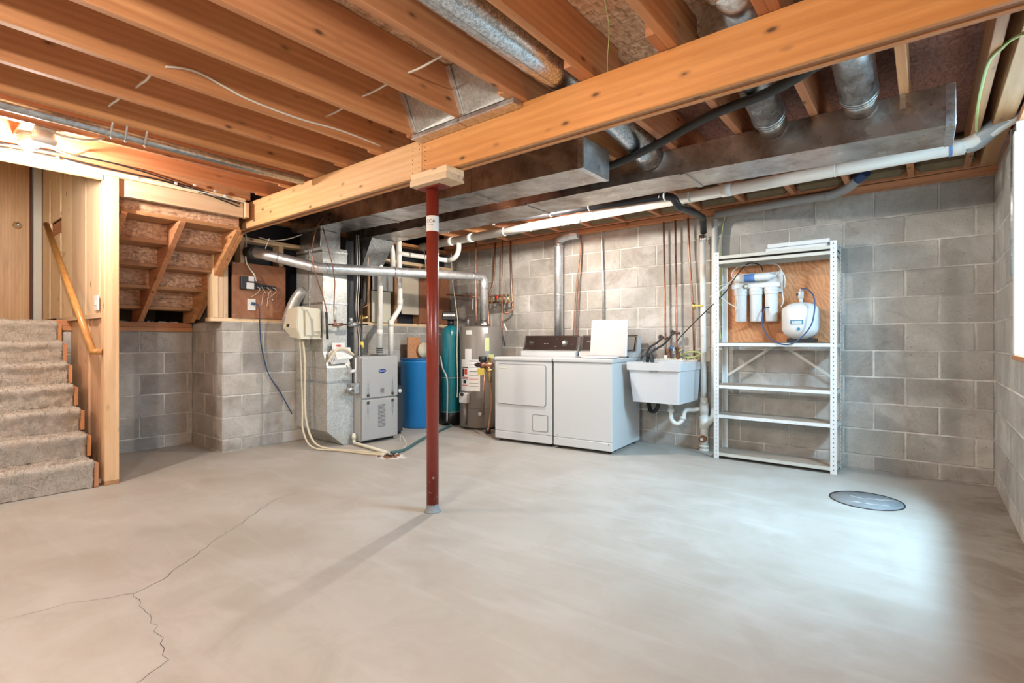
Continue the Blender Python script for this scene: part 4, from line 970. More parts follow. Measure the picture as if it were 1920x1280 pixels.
cable('white_cable', 'second thin cable looping below the beam towards the return duct', [(-5.24, 2.45, 2.12), (-5.15, 2.55, 2.09), (-5.02, 2.65, 2.11), (-4.95, 2.75, 2.16)], .006, 'cable_white')
for p in ((2.22, 1.83), (2.22, 1.58), (2.22, 1.33), (2.30, 1.55), (2.32, 1.32), (2.60, 1.50)):
    b = MB(); b.cyl((-5.2615, p[0], p[1]), (-5.258, p[0], p[1]), .006, 8); obj('screw', b, 'chrome', fr)
# humidifier
t = thing('humidifier', 'cream plastic furnace humidifier fixed to the return plenum', 'humidifier', (-4.95, 2.75, 1.1))
b = MB()
b.hexa([(-5.03, 2.67, 1.115), (-4.775, 2.635, 1.095), (-4.765, 2.848, 1.095), (-5.08, 2.848, 1.125)], [(-5.13, 2.64, 1.21), (-4.78, 2.60, 1.20), (-4.762, 2.848, 1.20), (-5.14, 2.848, 1.21)])
b.hexa([(-5.13, 2.64, 1.2105), (-4.78, 2.60, 1.2005), (-4.762, 2.848, 1.2005), (-5.14, 2.848, 1.2105)], [(-5.06, 2.655, 1.40), (-4.79, 2.62, 1.418), (-4.768, 2.848, 1.40), (-5.10, 2.848, 1.385)])
bmesh.ops.remove_doubles(b.bm, verts=b.bm.verts, dist=.001); bmesh.ops.bevel(b.bm, geom=list(b.bm.edges), offset=.008, segments=2, affect='EDGES')
obj('housing', b, 'cream', t)
b = MB(); b.prism([(-4.758, 2.68, 1.13), (-4.758, 2.84, 1.13), (-4.758, 2.84, 1.385), (-4.765, 2.68, 1.385)], (.006, 0, 0)); obj('side_cover', b, 'cream', t)
b = MB(); b.box(-5.02, -4.965, 2.622, 2.632, 1.215, 1.245); lg = obj('badge', b, 'ink', t)
text('F', .024, (-5.005, 2.6213, 1.23), RX, 'yellow', lg, 'badge_mark', .0004)
b = MB(); b.elbowpipe([(-5.10, 2.72, 1.27), (-5.19, 2.72, 1.27), (-5.20, 2.76, 1.38), (-5.16, 2.80, 1.52), (-5.10, 2.86, 1.62)], .058, 18, .08); obj('bypass_pipe', b, 'galv_plenum', t)
b = MB(); b.cyl((-4.90, 2.72, 1.05), (-4.90, 2.72, 1.10), .012, 10); obj('drain_nipple', b, 'cream_hose', t)
cable('cream_hose', 'cream hose running from the humidifier down to the floor drain', [(-4.88, 2.72, 1.09), (-4.86, 2.73, .85), (-4.86, 2.73, .45), (-4.83, 2.74, .22), (-4.72, 2.76, .06), (-4.55, 2.83, .014), (-4.25, 2.95, .013), (-3.95, 3.02, .013)], .011, 'cream_hose')
cable('cream_hose', 'second cream hose beside it, crossing the plenum foot on the floor', [(-4.90, 2.70, 1.06), (-4.89, 2.71, .80), (-4.87, 2.71, .40), (-4.84, 2.70, .18), (-4.70, 2.72, .03), (-4.45, 2.84, .012), (-4.15, 2.92, .012), (-3.93, 2.99, .012)], .009, 'cream_hose')
t = thing('condensate_pipe', 'cream plastic pipe lying on the floor from the furnace to the drain', 'pipe', (-4.4, 3.15, .02))
b = MB(); b.elbowpipe([(-4.61, 3.13, .12), (-4.61, 3.13, .022), (-3.97, 3.06, .018)], .016, 12, .03); obj('pipe', b, 'cream', t)
b = MB(); b.cyl((-4.61, 3.13, .06), (-4.61, 3.13, .10), .021, 12); obj('coupling', b, 'cream', t)
cable('teal_hose', 'dull green hose crossing the floor from the softener to the drain', [(-3.90, 3.05, .03), (-3.971, 3.278, 0.014), (-4.222, 3.703, 0.014), (-4.393, 4.055, 0.014), (-4.590, 4.458, 0.014), (-4.576, 4.499, 0.030)], .015, 'teal_hose')
cable('clear_hose', 'thin tangled hose looping beside the furnace foot', [(-4.370, 3.535, 0.010), (-4.457, 3.620, 0.051), (-4.199, 3.480, 0.006), (-4.014, 3.261, 0.006), (-3.867, 3.072, 0.012)], .004, 'cable_white')
t = thing('floor_drain', 'rough broken floor drain hole where the hoses end', 'drain', (-3.90, 3.03, 0))
b = MB(); n = 26; R0 = [b.bm.verts.new((-3.90+(.13+random.uniform(-.035, .05))*math.cos(2*PI*i/n)*1.25, 3.03+(.12+random.uniform(-.03, .04))*math.sin(2*PI*i/n), .0012)) for i in range(n)]
b.bm.faces.new(R0); obj('worn_patch', b, 'patch_white', t)
b = MB(); R0 = [b.bm.verts.new((-3.90+(.06+random.uniform(-.012, .012))*math.cos(2*PI*i/18), 3.03+(.055+random.uniform(-.012, .012))*math.sin(2*PI*i/18), .0028)) for i in range(18)]
b.bm.faces.new(R0); obj('hole', b, 'hole_black', t)
b = MB()
for i in range(26):
    a = random.uniform(0, 2*PI); r_ = random.uniform(.045, .095); s_ = random.uniform(.004, .012); x, y = -3.90+r_*math.cos(a), 3.03+r_*math.sin(a)
    b.box(x-s_, x+s_, y-s_, y+s_, .001, .003+s_, .001)
o = obj('rust_crumbs', b, 'rust', t); o['kind'] = 'stuff'

# ============================================================ FURNACE
t = thing('furnace', 'grey two-door gas furnace with a blue oval badge', 'furnace', (-4.53, 3.17, 0))
bx('cabinet', t, -5.16, -4.556, 3.17, 3.64, .03, .915, 'furnace_grey', .004)
for z0, z1, nm in ((.475, .905, 'upper_door'), (.04, .462, 'lower_door')):
    b = MB(); b.box(-4.555, -4.528, 3.176, 3.634, z0, z1, .008, seg=2); dd = obj(nm, b, 'furnace_grey', t)
    for yy in (3.245, 3.56):
        zz = .505 if z0 > .4 else .43
        k = MB(); k.lathe([(0, 0), (.017, 0), (.017, .004), (.010, .008), (0, .008)], (-4.5275, yy, zz), 14, 'x'); obj('latch', k, 'iron', dd)
        k = MB(); sgn = 1 if z0 > .4 else -1
        k.prism([(-4.5275, yy-.018, zz+sgn*.02), (-4.5275, yy+.018, zz+sgn*.02), (-4.5275, yy, zz+sgn*.18)], (.0018, 0, 0)); obj('pressed_rib', k, 'galvanized', dd)
    if z0 > .4:
        k = MB(); k.lathe([(0, 0), (1, 0), (1, .004), (0, .004)], (0, 0, 0), 32, 'x')
        bmesh.ops.scale(k.bm, vec=(1, .048, .020), verts=k.bm.verts); bmesh.ops.translate(k.bm, vec=(-4.5275, 3.425, .755), verts=k.bm.verts); bd = obj('badge', k, 'logo_blue', dd)
        text('Carrier', .026, (-4.5228, 3.425, .755), facing(0), 'white_plastic', dd, 'badge_lettering', .0004)
        k = MB()
        for i in range(5): k.box(-4.5275, -4.5265, 3.40, 3.45, .515+.013*i, .522+.013*i)
        obj('rating_label', k, 'seam_dark', dd)
    else:
        k = MB()
        for i in range(17): k.box(-4.5275, -4.5265, 3.37, 3.37+(.095 if i % 5 else .085), .16+.0145*i, .1655+.0145*i)
        obj('warning_label', k, 'seam_dark', dd)
bx('plinth', t, -5.14, -4.60, 3.18, 3.63, .003, .03, 'hole_black')
bx('flue_collar_plate', t, -4.88, -4.70, 3.52, 3.63, .9155, .922, 'seam_dark')
t = thing('switch_box', 'small grey electrical box with conduit on the furnace side', 'switch box', (-4.6, 3.10, .6))
bx('box', t, -4.62, -4.555, 3.10, 3.160, .535, .640, 'galvanized')
b = MB(); b.cyl((-4.58, 3.13, .641), (-4.58, 3.13, .90), .008, 10); obj('conduit', b, 'white_plastic', t)
b = MB(); b.cyl((-4.60, 3.05, .57), (-4.60, 3.099, .58), .025, 12); obj('solenoid', b, 'galvanized', t)
b = MB(); b.cyl((-4.56, 3.06, .76), (-4.56, 3.10, .77), .017, 12); obj('gas_cock', b, 'white_plastic', t)
t = thing('dark_filter_case', 'dark grey cabinet standing between furnace and blue tank', 'cabinet', (-4.85, 3.86, 0))
bx('case', t, -5.05, -4.72, 3.755, 3.86, .03, .56, 'dark_cabinet', .006)
bx('foot', t, -5.04, -4.74, 3.77, 3.85, .002, .03, 'hole_black')
b = MB(); b.lathe([(0, 0), (.024, 0), (.024, .012), (0, .012)], (-4.7195, 3.81, .50), 16, 'x'); obj('dial', b, 'shelf_rim', t)
t = thing('instruction_papers', 'sheaf of curling papers tucked on the plenum ledge', 'papers', (-4.64, 2.99, .9))
for i in range(5):
    b = MB(); w0 = random.uniform(.10, .14); y0 = 2.90+.012*i; z0 = .84+.012*i
    b.prism([(-4.655+.006*i, y0, z0), (-4.655+.006*i, y0+w0*1.4, z0+.01), (-4.705+.006*i, y0+w0*1.4, z0+.12), (-4.715+.006*i, y0-.01, z0+.11)], (.0018, 0, .001)); obj('sheet', b, 'paper', t)
b = MB(); b.tube([(-4.655, 2.86, .86), (-4.64, 2.95, .985), (-4.64, 3.06, .985), (-4.63, 3.14, .93)], .012, 8); obj('rolled_sheet', b, 'cream_hose', t)
b = MB(); b.box(-4.695, -4.692, 2.93, 3.08, .985, 1.055); pp = obj('warning_sheet', b, 'paper', t)
b = MB(); b.box(-4.6918, -4.691, 2.98, 3.03, 1.015, 1.035); obj('red_mark', b, 'ink_red', pp)

# ============================================================ TANKS AND WATER HEATER
BX, BY = -4.985, 4.335
t = thing('brine_tank', 'round blue plastic brine tank standing behind the red column', 'tank', (BX, BY, 0))
b = MB(); b.lathe([(0, .003), (.205, .003), (.215, .015), (.215, .055), (.222, .065), (.228, .80), (.234, .81), (.234, .835), (0, .835)], (BX, BY, 0), 40); obj('barrel', b, 'blue_plastic', t)
b = MB(); b.lathe([(0, .8355), (.236, .8355), (.236, .85), (.20, .858), (0, .86)], (BX, BY, 0), 40); obj('lid', b, 'blue_dark', t)
t = thing('plywood_scrap', 'orange plywood offcut standing on the blue tank lid', 'board', (BX-.08, BY+.10, .86))
b = MB(); b.prism([(-5.100, 4.236, 0.817), (-5.100, 4.447, 0.811), (-5.100, 4.438, 1.121), (-5.100, 4.236, 1.120)], (.016, 0, 0)); obj('board', b, 'plywood', t)
t = thing('wood_disc', 'round pale wooden disc leaning beside the plywood offcut', 'disc', (-5.04, 4.37, .86))
b = MB(); b.lathe([(0, 0), (.095, 0), (.095, .018), (0, .018)], (-5.05, 4.46, .956), 28, 'x'); obj('disc', b, 'cream_hose', t)
SX, SY = -4.78, 4.69
t = thing('water_softener', 'slim teal water softener tank with a black valve head', 'tank', (SX, SY, 0))
b = MB(); b.lathe([(0, .12), (.112, .12), (.116, .14), (.117, 1.13), (.108, 1.20), (.08, 1.25), (.04, 1.272), (0, 1.275)], (SX, SY, 0), 32); obj('pressure_tank', b, 'teal', t)
b = MB(); b.lathe([(0, .003), (.125, .003), (.122, .15), (.118, .155), (0, .155)], (SX, SY, 0), 28); obj('base', b, 'black_plastic', t)
b = MB(); b.cyl((SX, SY, 1.27), (SX, SY, 1.34), .042, 16); obj('neck', b, 'black_plastic', t)
hm = Matrix.Translation((SX, SY, 1.40)) @ Matrix.Rotation(math.radians(42), 4, 'Z')
b = MB(); b.box(-.105, .10, -.075, .09, -.060, .055, .012, hm, 2); hd = obj('valve_head', b, 'black_plastic', t)
b = MB(); b.box(-.09, .06, -.078, -.074, -.012, .020, .001, hm); obj('display_strip', b, 'shelf_rim', hd)
for zz in (.60, .165):
    b = MB(); b.cyl((SX, SY, zz), (SX, SY, zz+.008), .121, 28, caps=False); obj('strap', b, 'cream_hose', t)
b = MB(); b.tube([(-4.821, 4.550, 0.876), (-4.729, 4.500, 0.731), (-4.632, 4.480, 0.616), (-4.643, 4.500, 0.402), (-4.673, 4.520, 0.064)], .010, 8); one('drain_hose', b, 'shelf_grey', 'grey hose running down beside the teal tank', 'hose', (-4.653, 4.500, 0.401))
b = MB(); b.tube([(-4.466, 4.500, 1.341), (-4.612, 4.600, 1.603), (-4.761, 4.700, 1.893), (-4.832, 4.750, 2.251)], .005, 7); b.tube([(-4.466, 4.500, 1.341), (-4.426, 4.450, 0.938), (-4.387, 4.420, 0.554), (-4.396, 4.420, 0.393)], .005, 7); one('capillary_tube', b, 'cream_hose', 'thin beige tube hanging between teal tank and water heater', 'tube', (-4.417, 4.450, 0.679))
WX, WY, WR = -4.35, 4.80, .268
def wang(px): return math.radians(-47.8)+math.asin(max(-1, min(1, (px-901)/965*6.25/WR)))
def wz(py): return 1.08+(638-py)/965*6.22
def cylpatch(px0, px1, py0, py1, off=.0015, n=10):
    a0, a1 = wang(px0), wang(px1); b = MB(); r0, r1 = WR+.0002, WR+off; V4 = []
    for i in range(n+1):
        a = a0+(a1-a0)*i/n; V4.append([b.bm.verts.new((WX+r*math.cos(a), WY+r*math.sin(a), z)) for r, z in ((r1, wz(py1)), (r1, wz(py0)), (r0, wz(py0)), (r0, wz(py1)))])
    for A, B in zip(V4, V4[1:]):
        for k in range(4): b.bm.faces.new((A[k], A[(k+1) % 4], B[(k+1) % 4], B[k]))
    b.bm.faces.new(V4[0]); b.bm.faces.new(V4[-1]); return b
t = thing('water_heater', 'tall taupe water heater with paper labels behind the dryer', 'water heater', (WX, WY, 0))
b = MB(); b.lathe([(0, .02), (WR-.01, .02), (WR, .03), (WR, 1.235), (WR-.01, 1.25), (0, 1.262)], (WX, WY, 0), 48); obj('jacket', b, 'taupe', t)
b = MB(); b.lathe([(0, .003), (WR-.02, .003), (WR-.02, .02), (0, .02)], (WX, WY, 0), 32); obj('foot_ring', b, 'hole_black', t)
b = MB(); b.cyl((WX, WY, .255), (WX, WY, .262), WR+.001, 40, caps=False); obj('seam', b, 'seam_dark', t)
obj('label', cylpatch(871, 883, 654, 674), 'paper', t)
wl_ = obj('label', cylpatch(864, 899, 674, 733), 'paper', t)
for px0, px1, py0, py1, m in ((866, 877, 688, 690, 'ink'), (866, 877, 707, 708.5, 'ink_red'), (866, 869, 691, 706, 'ink'), (870, 875, 692, 702, 'ink_red'), (866, 877, 710, 711, 'ink'), (868, 873, 713, 719, 'ink'), (879, 896, 676, 677.5, 'ink'), (879, 896, 696, 697, 'seam_dark'), (879, 896, 710, 711, 'ink_red'), (866, 877, 722, 723.5, 'ink_red'), (879, 896, 703, 703.6, 'seam_dark'), (879, 896, 718, 718.6, 'seam_dark'), (879, 896, 724, 724.6, 'seam_dark'), (879, 896, 683, 683.6, 'seam_dark'), (879, 896, 688, 688.6, 'seam_dark')):
    obj('label_print', cylpatch(px0, px1, py0, py1, .0024, 3), m, wl_)
obj('badge', cylpatch(873, 884, 619, 627, .003, 6), 'white_plastic', t)
obj('label', cylpatch(906, 914, 614, 625), 'paper', t)
obj('energy_tag', cylpatch(908, 916, 633, 658, .003, 4), 'yellow_tag', t)
a = wang(873); ux, uy = math.cos(a), math.sin(a)
M = Matrix.Translation((WX+ux*(WR+.03), WY+uy*(WR+.03), .385)) @ Matrix.Rotation(a, 4, 'Z')
b = MB(); b.box(-.032, .035, -.062, .062, -.062, .062, .012, M, 2); gc = obj('gas_control', b, 'white_plastic', t)
b = MB(); b.cyl(M @ V(.035, .0, .045), M @ V(.052, .0, .045), .022, 14); obj('control_knob', b, 'iron', gc)
b = MB(); b.cyl((WX+ux*(WR+.02), WY+uy*(WR+.02), .06), (WX+ux*(WR+.02), WY+uy*(WR+.02), .322), .024, 12); obj('burner_tube', b, 'taupe', t)
b = MB(); a2 = wang(899); b.cyl((WX+math.cos(a2)*WR, WY+math.sin(a2)*WR, .20), (WX+math.cos(a2)*(WR+.04), WY+math.sin(a2)*(WR+.04), .20), .022, 12); obj('drain_valve', b, 'shelf_grey', t)
for dx, dy in ((-.09, -.14), (.10, .02)):
    b = MB(); b.cyl((WX+dx, WY+dy, 1.258), (WX+dx, WY+dy, 1.36), .014, 10); b.cyl((WX+dx, WY+dy, 1.30), (WX+dx, WY+dy, 1.32), .020, 10); obj('nipple', b, 'chrome', t)
b = MB(); b.lathe([(0, .08), (.052, .08), (.07, .012), (.07, 0), (0, 0)], (-4.252, 4.75, 1.26), 24); obj('draft_hood', b, 'galvanized', t)
t = thing('water_valves', 'bronze water valve cluster with yellow tag in front of the heater', 'valve', (-3.868, 4.330, 0.768))
b = MB(); b.cyl((-3.900, 4.330, 0.899), (-3.900, 4.330, 0.839), .046, 18); obj('cap', b, 'black_plastic', t)
b = MB(); b.cyl((-3.982, 4.330, 0.800), (-3.775, 4.360, 0.805), .030, 14); b.cyl((-3.892, 4.330, 0.851), (-3.892, 4.330, 0.755), .032, 14); obj('body', b, 'copper', t)
b = MB(); b.cyl((-3.823, 4.360, 0.888), (-3.815, 4.360, 0.618), .026, 12); b.cyl((-3.844, 4.330, 0.744), (-3.775, 4.360, 0.746), .022, 12); obj('body', b, 'brass', t)
b = MB(); b.prism([(-3.937, 4.290, 0.767), (-3.840, 4.290, 0.770), (-3.840, 4.290, 0.693), (-3.929, 4.290, 0.689)], (0, -.01, 0)); obj('tag', b, 'yellow', t)
b = MB(); b.prism([(-3.804, 4.330, 0.925), (-3.733, 4.330, 0.926), (-3.733, 4.330, 0.879), (-3.796, 4.330, 0.889)], (0, -.01, 0)); obj('tag', b, 'yellow_tag', t)
b = MB(); b.tube([(-3.987, 4.300, 0.801), (-3.946, 4.300, 0.814)], .016, 8); obj('plug', b, 'iron', t)
b = MB(); b.cyl((-3.876, 4.330, 0.707), (-3.901, 4.340, 0.253), .011, 10); obj('copper_drop', b, 'copper', t)
b = MB(); b.tube([(-3.815, 4.360, 0.618), (-3.791, 4.360, 0.410), (-3.823, 4.360, 0.168), (-3.847, 4.360, 0.069)], .012, 8); obj('hose', b, 'brownwood_z', t)
b = MB(); b.lathe([(0, 0), (.035, 0), (.03, .05), (.012, .09), (0, .09)], (-3.963, 4.492, 0.001), 14); obj('hose_end', b, 'iron', t)

# ============================================================ LAUNDRY
def rr_panel(b, x0, x1, z0, z1, r, y0, y1, n=6):         # rounded rectangle plate standing in the x-z plane
    pts = []
    for cx, cz, a0 in ((x1-r, z1-r, 0), (x0+r, z1-r, 90), (x0+r, z0+r, 180), (x1-r, z0+r, 270)):
        for i in range(n+1):
            a = math.radians(a0+90*i/n); pts.append((cx+r*math.cos(a), y0, cz+r*math.sin(a)))
    return b.prism(pts, (0, y1-y0, 0))
def machine(name, label, cat, loc, rot, W, D=.70):
    t = thing(name, label, cat, loc, rot)
    def P(nm, b, m, par=t, **k): return obj(nm, b, m, par, world=False, **k)
    b = MB(); b.box(.006, W-.006, .012, D, .030, .862, .006); P('cabinet', b, 'white_enamel')
    b = MB(); b.box(.004, W-.004, .004, .05, .030, .112, .006); P('kick_panel', b, 'white_enamel')
    b = MB(); b.box(.004, W-.004, .004, .05, .1145, .862, .006); P('front_panel', b, 'white_enamel')
    b = MB(); b.box(-.0, W, -.006, D+.01, .8645, .905, .010, seg=2); P('top', b, 'white_enamel')
    b = MB()
    for x in (.05, W-.05):
        for y in (.06, D-.06): b.cyl((x, y, .001), (x, y, .030), .018, 12)
    P('levelling_feet', b, 'iron')
    # console
    b = MB(); b.prism([(0, D-.16, .906), (0, D+.02, .906), (0, D+.02, 1.125), (0, D-.055, 1.130), (0, D-.115, .965), (0, D-.16, .955)], (W, 0, 0)); c = P('console', b, 'white_enamel')
    y0, z0, y1, z1 = D-.1165, .968, D-.0565, 1.130
    def Q(u, v, off=0):                                   # point on the slanted console face
        n = Vector((0, -(z1-z0), (y1-y0))).normalized()
        return Vector((u, y0+(y1-y0)*v, z0+(z1-z0)*v)) + n*off
    def plate(u0, u1, v0, v1, off, m, nm, par):
        b = MB(); a = [Q(u0, v0, 0), Q(u1, v0, 0), Q(u1, v1, 0), Q(u0, v1, 0)]; e = [Q(u0, v0, off), Q(u1, v0, off), Q(u1, v1, off), Q(u0, v1, off)]
        b.hexa(a, e); return P(nm, b, m, par)
    face = plate(.004, W-.004, .0, 1.02, .004, 'console_brown', 'control_panel', c)
    for u0, u1, v0, v1 in ((.012, W-.012, .93, .955), (.012, W-.012, .03, .055), (.012, .017, .03, .955), (W-.017, W-.012, .03, .955)):
        plate(u0, u1, v0, v1, .0055, 'chrome', 'trim_line', c)
    for u0, u1 in ((.0, .007), (W-.007, W)): plate(u0, u1, -.02, 1.03, .007, 'chrome', 'end_trim', c)
    rot3 = Matrix.Rotation(PI/2-math.atan2(y1-y0, z1-z0), 3, 'X')
    def knob(u, v, r):
        q = Q(u, v, .004).copy(); n = Vector((0, -(z1-z0), (y1-y0))).normalized()
        b = MB(); b.cyl(q, q+n*.004, r*1.35, 28); P('dial_ring', b, 'seam_dark', c)
        b = MB(); b.cyl(q+n*.004, q+n*.022, r, 24, r*.85); P('dial', b, 'chrome', c)
        b = MB(); b.cyl(q+n*.022, q+n*.026, r*.6, 20); P('dial_cap', b, 'shelf_rim', c)
    def txt(s_, size, u, v):
        o = text(s_, size, Q(u, v, .0045), rot3, 'shelf_rim', c, 'panel_lettering', .0003, world=False); return o
    return t, P, knob, txt, plate, c
DRY = machine('dryer', 'white dryer with dark console left of the washer', 'dryer', (-3.637, 4.227, 0), .095, .705)
t, P, knob, txt, plate, c = DRY
b = MB(); rr_panel(b, .038, .642, .402, .832, .035, .0015, .004); P('door_gap', b, 'seam_dark')
b = MB(); rr_panel(b, .043, .637, .407, .827, .032, -.006, .0015); dd = P('door', b, 'white_enamel')
b = MB(); rr_panel(b, .078, .168, .783, .797, .004, -.0085, -.0062); P('door_handle', b, 'cream', dd)
b = MB(); rr_panel(b, .480, .662, .148, .318, .016, .0015, .004); P('hatch_gap', b, 'seam_dark')
b = MB(); rr_panel(b, .485, .657, .153, .313, .013, -.001, .0015); P('lint_hatch', b, 'white_enamel')
knob(.535, .50, .026); txt('Whirlpool', .014, .10, .55); txt('HEAVY DUTY', .008, .10, .42); txt('TIMED   AUTO', .009, .30, .45); txt('o', .012, .43, .80); txt('DRY', .008, .43, .25); txt('HOT', .008, .63, .42)
WSH = machine('washer', 'white top-loading washer with its lid raised', 'washer', (-2.925, 4.302, 0), .082, .640, .74)
t, P, knob, txt, plate, c = WSH
M = Matrix.Translation((.385, .475, .912)) @ Matrix.Rotation(-.10, 4, 'X')
b = MB(); b.box(-.205, .205, .0, .030, 0, .385, .014, M, 3); ld = P('lid', b, 'shelf_rim', label='raised washer lid with a grey rim')
b = MB(); b.box(-.188, .188, -.004, .0, .008, .365, .0015, M); P('lid_liner', b, 'lid_white', ld)
b = MB(); b.box(.165, .60, .09, .465, .9055, .909, .001); P('lid_opening', b, 'seam_dark')
b = MB(); b.lathe([(.165, 0), (.19, 0), (.19, .012), (.165, .012)], (.385, .28, .9055), 32); P('tub_ring', b, 'white_plastic')
b = MB(); b.cyl((.165, .47, .905), (.165, .47, .918), .012, 12); b.cyl((.605, .47, .905), (.605, .47, .918), .012, 12); P('hinge', b, 'iron')
knob(.445, .5, .024); txt('Whirlpool', .014, .09, .62); plate(.50, .61, .08, .90, .006, 'chrome', 'cycle_plate', c)
for x, z in ((.05, .095), (.60, .095), (.05, .135)):
    b = MB(); b.cyl((x, .004, z), (x, .001, z), .004, 8); P('screw', b, 'iron')
b = MB(); b.tube([(-2.193, 4.950, 0.874), (-2.229, 4.980, 0.938), (-2.214, 5.050, 1.014), (-2.157, 5.080, 1.058), (-2.120, 5.100, 1.102)], .011, 8); one('washer_hose', b, 'hose_black', 'left black fill hose rising to the wall valves behind the washer', 'hose', (-2.214, 5.050, 1.014))
b = MB(); b.tube([(-2.203, 5.000, 0.894), (-2.189, 5.020, 0.960), (-2.111, 5.080, 1.025), (-2.052, 5.100, 1.080), (-2.011, 5.110, 1.145)], .011, 8); one('washer_hose', b, 'hose_black', 'right black fill hose rising to the wall valves behind the washer', 'hose', (-2.111, 5.080, 1.025))
b = MB(); b.tube([(-2.27, 5.02, .70), (-2.22, 4.98, .86), (-2.17, 4.92, .935), (-2.12, 4.86, .92), (-2.10, 4.84, .80)], .020, 12); one('drain_hose', b, 'hose_black', 'black washer drain hose hooked over the sink rim', 'hose', (-2.22, 4.98, .86))
b = MB(); b.tube([(-2.25+.0, 5.08, .44), (-2.20, 5.02, .36), (-2.13, 4.98, .37), (-2.10, 4.98, .45), (-2.14, 5.0, .52), (-2.22, 5.03, .56)], .020, 10); one('hose_loop', b, 'hose_black', 'black hose loop showing under the laundry sink by the washer', 'hose', (-2.15, 5.0, .40))

# ---- laundry sink
t = thing('laundry_sink', 'white plastic laundry tub hung on the wall beside the washer', 'sink', (-1.985, 4.87, .49))
def tub():
    b = MB()
    lv = [((-2.205, -1.750, 4.605, 5.125), .492), ((-2.236, -1.731, 4.585, 5.135), .795), ((-2.252, -1.722, 4.570, 5.145), .797), ((-2.256, -1.720, 4.566, 5.150), .872), ((-2.226, -1.748, 4.596, 5.02), .872), ((-2.185, -1.785, 4.64, 4.99), .515)]
    rings = []
    for (x0, x1, y0, y1), z in lv:
        ring = []; r = .018
        for cx, cy, a0 in ((x1-r, y1-r, 0), (x0+r, y1-r, 90), (x0+r, y0+r, 180), (x1-r, y0+r, 270)):
            for i in range(5):
                a = math.radians(a0+22.5*i); ring.append(b.bm.verts.new((cx+r*math.cos(a), cy+r*math.sin(a), z)))
        rings.append(ring)
    for A, B in zip(rings, rings[1:]):
        for i in range(20): b.bm.faces.new((A[i], A[(i+1) % 20], B[(i+1) % 20], B[i]))
    b.bm.faces.new(rings[0]); b.bm.faces.new(rings[-1]); return b
tb = obj('tub', tub(), 'tub_plastic', t)
text('MUSTEE', .026, (-1.970, 4.566, 0.789), RX, 'seam_dark', tb, 'lettering', .0006)
b = MB(); b.box(-2.23, -1.735, 5.04, 5.15, .873, .885, .003); obj('back_ledge', b, 'tub_plastic', t)
b = MB()
for i in range(22): b.box(-2.21+.022*i, -2.195+.022*i, 5.055, 5.14, .885, .892+.006*(i % 3), .001)
o = obj('soap_crust', b, 'cream_hose', t); o['kind'] = 'stuff'
b = MB(); b.cyl((-1.971, 4.980, 0.433), (-1.995, 4.98, .492), .024, 14); obj('tailpiece', b, 'pvc', t)
t = thing('sink_faucet', 'corroded faucet with a blue knob on the laundry sink ledge', 'faucet', (-2.0, 5.09, .886))
b = MB(); b.elbowpipe([(-2.040, 5.100, 0.895), (-2.040, 5.100, 1.004), (-1.941, 5.100, 1.005), (-1.941, 5.100, 0.897)], .016, 10); obj('body', b, 'copper', t)
b = MB(); b.elbowpipe([(-1.992, 5.090, 0.988), (-1.976, 5.050, 1.042), (-1.932, 4.950, 1.017), (-1.924, 4.930, 0.954)], .010, 10, .03); obj('spout', b, 'chrome', t)
b = MB(); b.cyl((-2.006, 5.070, 1.015), (-1.975, 5.060, 0.989), .020, 10); obj('knob', b, 'blue_knob', t)
b = MB(); b.lathe([(0, 0), (.022, 0), (.022, .01), (0, .01)], (-1.915, 5.060, 0.984), 12, 'y'); obj('knob', b, 'brass', t)
b = MB(); b.box(-2.085, -2.05, 5.08, 5.12, .885, .93, .004); obj('soap_dish', b, 'white_plastic', t)
for lab, x, y in (('left round-handled hose valve above the laundry sink', 1240, 632), ('right round-handled hose valve above the laundry sink', 1262, 623)):
    p = V((-2.116, 5.090, 1.113) if x == 1240 else (-1.992, 5.090, 1.161))
    t = thing('hose_valve', lab, 'valve', tuple(p))
    b = MB(); b.cyl(p, p+V(.055, .04, -.01), .014, 10); b.cyl(p+V(0, 0, -.03), p+V(0, 0, .01), .012, 10); obj('body', b, 'copper', t)
    b = MB()
    for i in range(8):
        a = 2*PI*i/8; b.cyl(p+V(.018*math.cos(a), -.022, .018*math.sin(a)), p+V(.018*math.cos(a), -.014, .018*math.sin(a)), .008, 6)
    b.cyl(p+V(0, -.020, 0), p+V(0, .0, 0), .016, 10); obj('handle', b, 'iron', t)
b = MB(); b.tube([(-1.919, 5.100, 0.930), (-1.836, 5.080, 0.963), (-1.745, 5.090, 0.965), (-1.731, 5.110, 0.933), (-1.804, 5.080, 0.911), (-1.871, 5.060, 0.916)], .009, 8); one('garden_hose', b, 'cable_green', 'short green hose coiled on the back ledge of the sink', 'hose', (-1.836, 5.080, 0.963))

